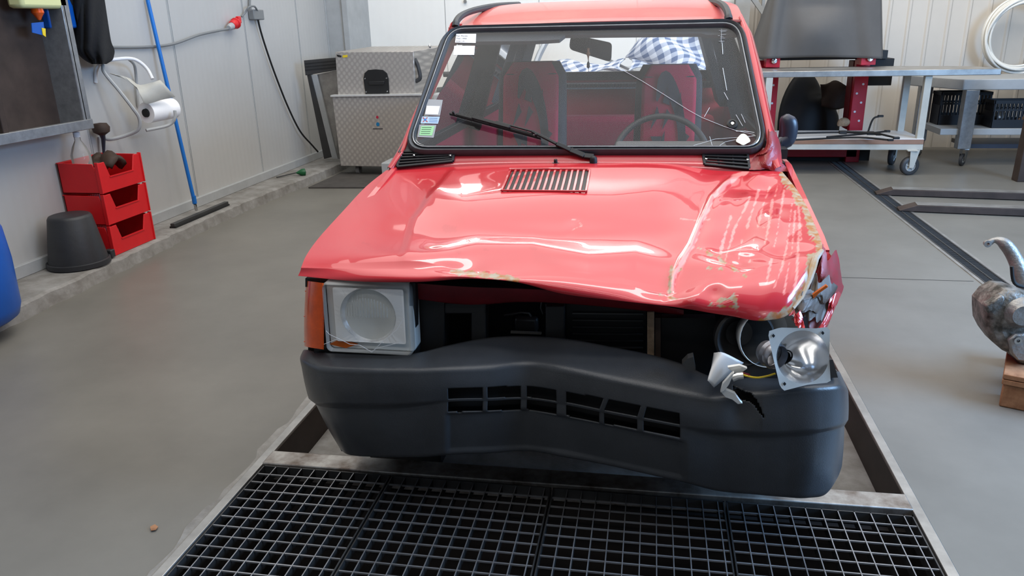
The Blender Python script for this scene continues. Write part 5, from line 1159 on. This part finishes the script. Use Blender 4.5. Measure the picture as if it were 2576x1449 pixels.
def castor(e, x, y, r, w_, ztop, light=True, rz=0):
    c = np.array([x, y, r]); d = np.array([math.cos(rz), math.sin(rz), 0]); d = np.array([math.sin(rz), -math.cos(rz), 0])
    t = MB().lathe(c, d, [(-w_/2, r*.62), (-w_/2, r*.9), (-w_*.35, r), (w_*.35, r), (w_/2, r*.9), (w_/2, r*.62)], 30).build('castor_wheel', 'rubber', e, smooth=True, auto=50)
    h = MB(); h.lathe(c, d, [(-w_*.3, r*.64), (-w_*.45, r*.58), (-w_*.2, r*.5), (-w_*.2, r*.22), (-w_*.5, r*.2), (-w_*.5, 0)], 26); h.lathe(c, d, [(w_*.3, r*.64), (w_*.45, r*.58), (w_*.2, r*.5), (w_*.2, r*.22), (w_*.5, r*.2), (w_*.5, 0)], 26); 
    h.build('wheel_hub', 'grey_paint' if light else 'chrome', t, smooth=True, auto=50)
    sp_ = MB(); a2 = np.cross(d, [0, 0, 1.])
    for k in range(5):
        an = 2*math.pi*k/5+.3; rr_ = a2*math.cos(an)+np.array([0, 0, 1.])*math.sin(an); sp_.bar(c+rr_*r*.2+d*w_*.25, c+rr_*r*.56+d*w_*.25, r*.12, .01, up=d)
    sp_.build('wheel_spokes', 'beige_paint', t)
    f = MB()
    for s in (-1, 1): f.prism([c+d*s*(w_/2+.008)+a2*.02-np.array([0, 0, .015]), c+d*s*(w_/2+.008)-a2*.02-np.array([0, 0, .015]), np.array([x, y, ztop])+d*s*(w_/2+.008)-a2*.06, np.array([x, y, ztop])+d*s*(w_/2+.008)+a2*.03], d*.004*s)
    f.box((x, y, ztop-.004), (w_+.04, w_+.05, .008)); f.build('castor_fork', 'beige_paint' if light else 'chrome', e)
castor(wb, 2.40, YB+.0, .085, .05, .235, rz=.25); castor(wb, 2.40, YB+.56, .085, .05, .235, rz=1.1); castor(wb, 1.14, YB+.0, .085, .05, .235, rz=1.0); castor(wb, 1.14, YB+.56, .085, .05, .235, rz=.2)
# rods and clamps lying on the lower board
rnd = random.Random(5)
jl = ['long black bar nearest the front edge of the workbench lower board', 'straight black bar behind the others on the workbench lower board', 'dark linkage rod crossing the others on the workbench lower board', 'black rod with a forked end on the lower board near the white bench leg', 'short dark bracket standing upright on the workbench lower board']
segs = [((1990, 352), (2150, 346), (2240, 352)), ((2000, 335), (2120, 333), (2210, 338)), ((2080, 345), (2190, 335), (2232, 330)), ((2130, 331), (2200, 335), (2255, 347)), ((2183, 328), (2196, 300), (2215, 292))]
for k, (lb, sg) in enumerate(zip(jl, segs)):
    if k < 4: P_ = [at(*p, z=.352+.021*k) for p in sg]
    else: P_ = [at(*p, y=6.15) for p in sg]; P_[0][2] = .345
    e = empty('metal_bar', (P_[1][0], P_[1][1], .336)); tag(e, lb, 'metal bar', 'dark metal bars on the workbench\'s lower board')
    MB().tube(cr(P_, 12), .009, 8).build('bar', 'black', e, smooth=True); ends = MB().box(P_[-1], (.05, .03, .02)); ends.build('bar_end', 'rubber_dark', e, bevel=.004)
    if k in (1, 2): MB().box(P_[1], (.07, .05, .03)).build('joint', 'rubber_dark', e, bevel=.006)
# red legged machine under a grey cover behind the bench
mc_ = empty('covered_machine', (1.65, 6.85, 0)); tag(mc_, 'tall machine on a red steel frame behind the workbench, under its grey cover', 'machine')
for x in (1.20, 2.06):
    MB().bb((x-.065, 6.60, 0), (x+.065, 6.68, 1.02)).build('upright', 'red_steel', mc_, bevel=.004)
    hl_ = MB()
    for k in range(5): hl_.cyl((x+(-.03 if k % 2 else .02), 6.602, .42+k*.09), (x+(-.03 if k % 2 else .02), 6.596, .42+k*.09), .011, 12)
    hl_.build('bolt_holes', 'white_plastic', mc_)
MB().bb((.99, 6.68, .0), (1.17, 6.74, 1.02)).build('rear_upright', 'red_steel', mc_, bevel=.004)
MB().bb((1.99, 6.70, .32), (2.05, 6.90, 1.0)).build('rear_upright', 'paint_dark', mc_, bevel=.004)
MB().bb((1.15, 6.60, .05), (2.1, 6.75, .16)).build('foot_beam', 'red_steel', mc_, bevel=.005); MB().bb((1.12, 6.7, .0), (2.25, 7.1, .20)).build('base_tray', 'black', mc_)
MB().bb((1.12, 6.62, 1.02), (2.28, 7.05, 1.10)).build('head_beam', 'rubber_dark', mc_)
MB().bb((2.12, 6.66, .76), (2.36, 6.92, 1.02)).build('motor_box', 'black', mc_, bevel=.004)
for a, b in ((1947, 153), (2188, 147)): MB().lathe(at(a, b, y=6.40), (0, -1, 0), [(0, .028), (.02, .026), (.024, 0)], 16).build('knob', 'chrome', mc_, smooth=True)
for a, b in ((1947, 153), (2188, 147)):
    c_ = at(a, b, y=6.4); MB().bb((c_[0]-.07, 6.41, c_[2]-.06), (c_[0]+.06, 6.60, c_[2]+.04)).build('knob_bracket', 'red_steel', mc_)
G = []
for zz in np.linspace(0, 1, 24):
    yr = 148-170*zz; xl = 1918+(1950-1918)*zz; xr = 2218+(2215-2218)*zz; row = []
    for t in np.linspace(0, 1, 70):
        sag = .10*math.exp(-((t-.45)/.2)**2)*math.sin(min(1, zz*1.3)*math.pi)+.020*math.sin(t*22+zz*2)*(1-.4*zz)*min(1, abs(t-.45)*3)+.03*(t < .12)*math.sin(t/.12*math.pi)
        pxx = xl+(xr-xl)*t; row.append(at(pxx, yr-4*math.sin(t*math.pi)*(1-zz), y=6.38-sag))
    xe = row[-1]; x_l = row[0]
    row = [x_l+np.array([-.12*(1-zz)+.02, .5, 0]), x_l+np.array([-.05*(1-zz)+.01, .2, .0])]+row+[xe+np.array([.015, .05, 0]), xe+np.array([.05, .15, .0]), xe+np.array([.06+.02*math.sin(zz*4), .5, .02])]
    G.append(row)
G = np.array(G); tp_ = G[-1].copy(); tp_[:, 1] = 6.9; tp_[:, 2] += .02; G = np.concatenate([G, tp_[None]], 0)
cv = MB().grid(G).build('dust_cover', 'cover', smooth=True, auto=180, solid=.004); tag(cv, 'grey cloth dust cover draped over the red framed machine', 'cover')
# sacks and junk under the bench behind
def blob(c, r, m_, name, label, cat, seed=0, sc=(1, 1, 1), up=0):
    bm = bmesh.new(); bmesh.ops.create_icosphere(bm, subdivisions=4, radius=r); rr3 = np.random.RandomState(seed); K = rr3.randn(12, 3)*3/r*.5; ph = rr3.rand(12)*6
    for v in bm.verts:
        p = np.array(v.co); d = sum(math.sin(K[i].dot(p)+ph[i]) for i in range(12))*.085; p = p*(1+d)*np.array(sc); p[2] = max(p[2], -r*sc[2]*.75)+(up if p[2] > 0 else 0)*p[2]/r; v.co = Vector(p+np.array(c))
    mb = MB(); bm.verts.index_update(); mb.add([v.co[:] for v in bm.verts], [tuple(q.index for q in f.verts) for f in bm.faces]); bm.free()
    o = mb.build(name, m_, smooth=True, auto=180); return tag(rebase(o), label, cat)
blob((1.66, 7.32, .17), .22, 'black', 'rubbish_sack', 'black bulging sack behind the workbench, below the brown leather piece', 'sack', 2, (1.25, .6, 1.1), .34)
blob((1.20, 7.30, .13), .15, 'black', 'rubbish_sack', 'smaller black sack beside the bulging one behind the workbench', 'sack', 5, (1.3, .7, 1.1), .14)
G = []
for t in np.linspace(0, 1, 12): G.append([at(2063+4*math.sin(t*3)+(2140-2063)*s-6*math.sin(t*4)*s, 212+60*t+8*s*(1-t)-10*math.sin(s*3)*(1-t)+3*math.sin(s*9+t*4), y=7.22-.10*t*0+.04*math.sin(s*5+t*3)) for s in np.linspace(0, 1, 14)])
lt = MB().grid(np.array(G)).build('leather_piece', 'leather', smooth=True, auto=180, solid=.02); tag(rebase(lt), 'brown leather piece slumped on the black sack under the workbench', 'leather')
blob(at(2125, 310, y=6.42), .05, 'dirt_beige', 'rag_bundle', 'small brownish rag bundle in front of the red upright under the workbench', 'rag', 7, (1, .7, .8))
# side table, grey
t2 = empty('steel_table', (3.4, 6.8, 0)); tag(t2, 'grey steel table on small braked castors beside the white hose coil', 'table')
zt2 = .83
MB().prism([(2.93, 6.38, zt2-.10), (4.6, 6.30, zt2-.10), (4.6, 7.1, zt2-.10), (2.60, 7.1, zt2-.10)], (0, 0, .10)).build('table_top', 'grey_paint', t2, bevel=.008)
for (x, y) in ((3.02, 6.42), (2.80, 7.02), (4.3, 6.42), (4.3, 7.0)):
    MB().bb((x-.06, y-.05, .17), (x+.06, y+.05, zt2-.10)).build('leg', 'galv', t2, bevel=.004); castor(t2, x+.02, y, .06, .03, .17, light=False, rz=.9)
MB().bb((2.80, 6.42, .30), (4.4, 7.0, .36)).build('lower_shelf', 'grey_paint', t2, bevel=.004); MB().bb((3.1, 6.5, .16), (4.4, 6.95, .20)).build('base_plate', 'mirror_blue', t2)
def crate(x, y, z, w_, d, h, label):
    e = empty('plastic_crate', (x, y, z)); tag(e, label, 'crate', 'black plastic crates on the grey table\'s shelf'); o = lambda a, b, c: (x+a, y+b, z+c)
    MB().bb(o(-w_/2, -d/2, 0), o(w_/2, d/2, .01)).build('crate_base', 'crate', e)
    for s in (-1, 1):
        m1_ = MB(); yy = s*d/2
        m1_.bb(o(-w_/2, yy-.006, 0), o(w_/2, yy+.006, h*.30)); m1_.bb(o(-w_/2, yy-.010, h-.03), o(w_/2, yy+.010, h)); m1_.bb(o(-w_/2, yy-.006, h*.62), o(w_/2, yy+.006, h*.68))
        for k in range(15): xx = -w_/2+k*(w_-.012)/14; m1_.bb(o(xx, yy-.005, 0), o(xx+.012, yy+.005, h))
        m1_.build('side_wall', 'crate', e)
        m2_ = MB(); xx = s*w_/2; m2_.bb(o(xx-.006, -d/2, 0), o(xx+.006, d/2, h*.6)); m2_.bb(o(xx-.01, -d/2, h-.03), o(xx+.01, d/2, h))
        for k in range(9): yk = -d/2+k*(d-.012)/8; m2_.bb(o(xx-.005, yk, 0), o(xx+.005, yk+.012, h))
        m2_.build('end_wall', 'crate', e)
    return e
crate(3.10, 6.85, .362, .46, .24, .32, 'taller black plastic crate on the lower shelf of the grey table, partly behind its leg')
crate(3.52, 6.58, .362, .50, .22, .26, 'black plastic crate with metal parts in it on the lower shelf of the grey table')
blob((3.38, 6.59, .45), .05, 'steel', 'metal_part', 'shiny crumpled metal part inside the black crate on the grey table\'s shelf', 'metal part', 9)
blob((3.58, 6.58, .42), .045, 'rust', 'rusty_part', 'small rust-coloured part inside the black crate on the grey table\'s shelf', 'metal part', 11)
# hose coil on the wall
hs = MB(); hc_ = at(2572, 88, y=7.38)
rngh = random.Random(2)
for k in range(14):
    rr4 = .335+rngh.uniform(-.03, .03); ox, oz, oy = rngh.uniform(-.012, .012), rngh.uniform(-.012, .012), rngh.uniform(-.05, .08)
    hs.tube([hc_+np.array([ox+rr4*math.cos(a), oy+.03*math.sin(a*2+k), oz+rr4*1.02*math.sin(a)]) for a in np.linspace(0, 2*math.pi, 61)[:-1]], .013, 8, close=True)
hz = hs.build('hose_coil', 'hose_white', smooth=True, auto=180); tag(rebase(hz), 'coil of white hose hanging on the ribbed wall above the grey table', 'hose')
hkh = rebase(MB().cyl((float(hc_[0]), 7.64, float(hc_[2])+.36), (float(hc_[0]), 7.30, float(hc_[2])+.37), .014).build('hose_hook', 'steel')); tag(hkh, 'metal wall hook carrying the white hose coil', 'hook')
# dark post at the right edge
ps = rebase(MB().prism([at(2558, 458, z=0), at(2585, 458, z=0), at(2585, 458, z=0)+np.array([0, .12, 0]), at(2558, 458, z=0)+np.array([0, .12, 0])], (0.02, 0, 1.0)).build('dark_post', 'steel_brown', bevel=.005)); tag(ps, 'dark brown steel post standing in front of the grey table', 'post')
# pallet truck forks
for k, (pa, pb, lb) in enumerate((((2205, 492), (2640, 506), 'dark steel fork arm lying across the drain channel, the one farther from the car bonnet'), ((2262, 533), (2640, 548), 'dark steel fork arm lying across the drain channel, the one nearer the grease-stained engine part'))):
    a, b = at(*pa, z=.0), at(*pb, z=.0); b[0] = a[0]+1.15; b[1] = a[1]-.15; e = empty('lifting_fork', (a+b)/2); tag(e, lb, 'fork arm', 'fork arms lying on the floor')
    n_ = _n(np.cross(b-a, [0, 0, 1.])); 
    if n_[1] < 0: n_ = -n_
    tip = _n(b-a)
    mb = MB(); A4 = [a+np.array([0, 0, .012]), a+tip*.12+np.array([0, 0, .055]), b+np.array([0, 0, .06]), b+np.array([0, 0, .006]), a+np.array([0, 0, .006])]
    mb.prism(A4, n_*.13); mb.build('blade', 'steel_brown', e, bevel=.005)
    MB().prism([p+np.array([0, 0, .0012]) for p in (A4[1]+n_*.01, A4[2]+n_*.01, A4[2]+n_*.12, A4[1]+n_*.12)], (0, 0, .001)).build('worn_top', 'steel', e)
# pallet block, engine part, fork leg
pc_ = at(2512, 1022, z=0); pl = empty('wooden_pallet', pc_, math.radians(-24)); tag(pl, 'small wooden pallet with chipped blocks under the greasy engine part', 'pallet')
def pb(a, b, n, **k): o = MB().bb(a, b).build(n, 'wood', None, **k); o.parent = pl
for yy in (0, .40):
    for xx in (0, .42): pb((xx, yy, 0), (xx+.14, yy+.11, .095), 'pallet_block', bevel=.006)
for yy in (-.01, .19, .40): pb((-.005, yy, .095), (.75, yy+.12, .115), 'deck_board', bevel=.003)
for xx in (-.005, .42): pb((xx, -.01, .117), (xx+.12, .52, .137), 'cross_board', bevel=.003)
en = empty('engine_part', (1.50, 1.26, .138)); tag(en, 'greasy dark engine casing with white corrosion on the wooden pallet', 'engine part')
yE = 1.18
ol = [(2478, 772), (2500, 745), (2530, 728), (2565, 732), (2600, 745), (2640, 800), (2640, 930), (2600, 925), (2560, 915), (2548, 893), (2520, 880), (2494, 858), (2480, 830), (2478, 800)]
P_ = [at(a, b, y=yE) for a, b in ol]; cen_ = sum(P_)/len(P_)
rows = [[cen_+(p-cen_)*.5+np.array([0, -.035, 0]) for p in P_], [cen_+(p-cen_)*.86+np.array([0, -.025, 0]) for p in P_], [p for p in P_], [p+np.array([0, .06, 0]) for p in P_], [cen_+(p-cen_)*.9+np.array([0, .16, 0]) for p in P_], [cen_+(p-cen_)*.5+np.array([0, .18, 0]) for p in P_]]
mb = MB(); mb.grid(np.array([r+[r[0]] for r in rows])); k_ = len(P_); mb.add(rows[0], [tuple(range(k_))]); mb.add(rows[-1], [tuple(range(k_))]); mb.build('casing', 'engine', en, bevel=.006)
MB().prism([at(*p, y=yE-.045) for p in ((2478, 770), (2524, 742), (2530, 752), (2524, 768), (2486, 792))], (0, .04, 0)).build('cover_lug', 'engine', en, bevel=.008)
MB().prism([at(*p, y=yE-.03) for p in ((2535, 790), (2560, 780), (2576, 800), (2576, 840), (2548, 838))], (0, .03, 0)).build('rib_block', 'black', en, bevel=.008)
MB().lathe(at(2570, 790, y=yE-.04), (0, -1, 0), [(-.02, .06), (.0, .055), (.012, .04), (.02, .038), (.02, 0)], 24).build('bearing_boss', 'cast', en, smooth=True, auto=40)
c1 = at(2560, 862, y=yE-.06); mb = MB().prism([at(*p, y=yE-.05) for p in ((2536, 856), (2556, 842), (2600, 840), (2600, 912), (2560, 908), (2546, 890))], (0, .05, 0)); mb.build('carrier_bracket', 'cast', en, bevel=.006)
MB().lathe(at(2560, 856, y=yE-.055), (0, -1, 0), [(0, .006), (0, .014), (.006, .014), (.006, .006)], 16).build('washer', 'chrome', en, smooth=True)
fl = empty('lever_casting', (1.52, 1.5, .14)); tag(fl, 'curved silver cast lever arm rising from the greasy engine part', 'lever arm')
pth = cr([at(*p, y=q) for p, q in (((2483, 613), 1.42), ((2503, 604), 1.42), ((2525, 612), 1.41), ((2545, 636), 1.40), ((2562, 672), 1.38), ((2578, 720), 1.36), ((2592, 790), 1.34), ((2600, 900), 1.32))], 30)
MB().tube(pth, list(np.interp(np.linspace(0, 1, 30), [0, .05, .12, .3, 1], [.012, .014, .010, .024, .034])), 12).build('lever', 'cast', fl, smooth=True, auto=60)
MB().lathe(at(2484, 613, y=1.405), (0, -1, 0), [(-.012, .012), (.006, .014), (.007, .006), (.0, .005)], 16).build('lever_eye', 'steel', fl, smooth=True)
MB().tube(cr([at(*p, y=1.26) for p in ((2545, 670), (2548, 700), (2556, 715), (2576, 722))], 10), .007, 8).build('cable_clip', 'black', fl, smooth=True)
# ================================================================== SEEN THROUGH THE CAR
# roller shutter on the back wall
tag(MB().bb((.0, 7.47, 0), (.86, 7.498, 3.2)).build('door_1', 'shutter'), kind='structure')
# silver car behind, under plaid blankets
sc2 = empty('silver_car', (-.2, 5.7, 0)); tag(sc2, 'silver car with its window frame showing behind the red car, half hidden by plaid blankets', 'car')
pr_ = [(4.95, .25), (4.95, .75), (5.05, .95), (5.25, 1.0), (5.45, 1.38), (5.75, 1.44), (6.4, 1.44), (6.8, .98), (6.95, .9), (6.95, .25)]
MB().prism([(-1.12, a, min(b, .98)) for a, b in pr_], (1.62, 0, 0)).build('lower_body', 'silver_paint', sc2, bevel=.03, seg=3)
rf = MB(); rf.tube(cr([(-1.05, 5.12, .98), (-.98, 5.30, 1.20), (-.88, 5.42, 1.31), (-.5, 5.44, 1.345), (.05, 5.44, 1.345), (.30, 5.42, 1.30), (.42, 5.3, 1.2), (.47, 5.12, .98)], 50), .028, 8); rf.build('screen_frame', 'silver_paint', sc2, smooth=True)
MB().grid(np.array([[(-.85, 5.45, 1.33), (-.2, 5.45, 1.36), (.3, 5.45, 1.33)], [(-.85, 6.2, 1.37), (-.2, 6.2, 1.41), (.3, 6.2, 1.37)], [(-.85, 6.5, 1.33), (-.2, 6.5, 1.36), (.3, 6.5, 1.33)]])).build('roof', 'silver_paint', sc2, smooth=True)
MB().grid(np.array([[(-1.0, 5.14, .99), (-.2, 5.1, .99), (.42, 5.14, .99)], [(-.86, 5.44, 1.30), (-.2, 5.42, 1.33), (.28, 5.44, 1.30)]])).build('screen', 'side_glass', sc2)
MB().bar((-.15, 5.12, 1.01), (-.62, 5.33, 1.22), .02, .02).build('wiper', 'silver_paint', sc2)
for x in (-1.0, .36): MB().lathe((x, 5.3, .3), (1, 0, 0), [(-.08, .2), (-.08, .29), (.08, .29), (.08, .2)], 26, True).build('tyre', 'rubber_dark', sc2, smooth=True, auto=40)
for x in (-1.0, .36): MB().lathe((x, 6.6, .3), (1, 0, 0), [(-.08, .2), (-.08, .29), (.08, .29), (.08, .2)], 26, True).build('tyre', 'rubber_dark', sc2, smooth=True, auto=40)
def blanket(fn, label, nu=60, nv=40, uvs=1.0):
    U = np.linspace(0, 1, nu); V = np.linspace(0, 1, nv); G = np.array([[fn(u_, v_) for u_ in U] for v_ in V]); o = MB().grid(G).build('plaid_blanket', 'plaid', smooth=True, auto=180, solid=.012)
    uv = o.data.uv_layers.new(name='UVMap'); 
    idx = [l.vertex_index for l in o.data.loops]
    for i, vi in enumerate(idx): uv.data[i].uv = ((vi % nu)/(nu-1)*uvs*1.2, (vi//nu)/(nv-1)*uvs)
    tag(rebase(o), label, 'blanket', 'blue and white plaid blankets over the silver car'); return o
blanket(lambda u_, v_: (-1.0+.75*u_+.03*math.sin(v_*7), 4.98+.16*v_+.02*math.sin(u_*11), 1.03+.07*v_+.03*math.sin(u_*9+v_*5)), 'blue and white plaid blanket lying low over the silver car\'s bonnet', uvs=1.2)
blanket(lambda u_, v_: (-.20+.85*u_+.03*math.sin(v_*7), 4.98+.10*v_+.05*math.sin(u_*9+v_*4), 1.03+.40*v_*(.35+.65*math.sin(min(1, u_*1.4+.12)*math.pi/1.0*.55))+.03*math.sin(u_*13+v_*6)), 'blue and white plaid blanket heaped high beside the silver car\'s windscreen', uvs=1.5)
# trolley jack, grey box, seen through the side windows
tj = empty('trolley_jack', (-1.75, 4.6, 0)); tag(tj, 'red trolley jack handle with a black crossbar, seen through the car\'s side window', 'jack')
ja, jb = at(1147, 188, y=4.6), at(1152, 280, y=4.45); jb2 = jb+(jb-ja)*1.1; jb2[2] = max(.1, jb2[2]); MB().tube([ja, jb, jb2], .025, 10).build('handle', 'red_steel', tj, smooth=True)
MB().tube([at(1116, 187, y=4.6), at(1160, 187, y=4.6)], .022, 10).build('crossbar', 'black', tj, smooth=True); MB().bb((jb2[0]-.13, 4.1, .02), (jb2[0]+.13, 4.7, .14)).build('jack_body', 'red_steel', tj, bevel=.02)
for s in (-1, 1):
    for yy in (4.18, 4.62): MB().lathe((jb2[0]+s*.14, yy, .05), (1, 0, 0), [(-.02, .0), (-.02, .05), (.02, .05), (.02, 0)], 18).build('jack_wheel', 'black', tj, smooth=True, auto=40)
gb = empty('grey_machine', (-2.05, 4.9, 0)); tag(gb, 'grey boxy machine with a rounded black top, seen through the car\'s side window', 'machine')
a, b = at(1088, 235, y=4.9), at(1140, 300, y=4.9); MB().bb((a[0], 4.9, 0.0), (b[0], 5.35, a[2])).build('machine_box', 'grey_paint', gb, bevel=.02); MB().lathe((a[0]+.1, 5.05, a[2]), (1, 0, .1), [(-.09, 0), (-.09, .05), (.14, .045), (.17, 0)], 16).build('machine_motor', 'black', gb, smooth=True)
oc = empty('oil_drainer', (-1.5, 5.9, 0)); tag(oc, 'dark drainer with a funnel on a pole behind the car\'s side window', 'oil drainer')
q = at(1190, 200, y=5.9); q[2] = 0; MB().lathe(q, (0, 0, 1), [(0, .16), (.05, .18), (.45, .18), (.5, .10), (.52, .02), (.85, .02)], 20).build('tank', 'rubber', oc, smooth=True, auto=50); MB().lathe(q+np.array([0, 0, .82]), (0, 0, 1), [(0, .03), (.05, .10), (.10, .17), (.12, .17), (.06, .09)], 22).build('funnel', 'black', oc, smooth=True, auto=50)
# small grey object by the car's hidden front wheel
q_ = at(958, 410, y=5.0); ob = rebase(MB().bb((q_[0], 5.0, 0), (q_[0]+.3, 5.3, q_[2])).build('grey_stand', 'grey_paint', bevel=.01)); tag(ob, 'small grey block showing between the red car and the steel cabinet', 'block')
# leaf on the floor
lf = rebase(MB().add([at(*p, z=.004) for p in ((378, 1326), (390, 1320), (398, 1326), (392, 1334), (380, 1336))], [(0, 1, 2, 3, 4)]).build('dry_leaf', 'wood', solid=.002)); tag(lf, 'small dry yellowish leaf on the floor left of the pit', 'leaf')
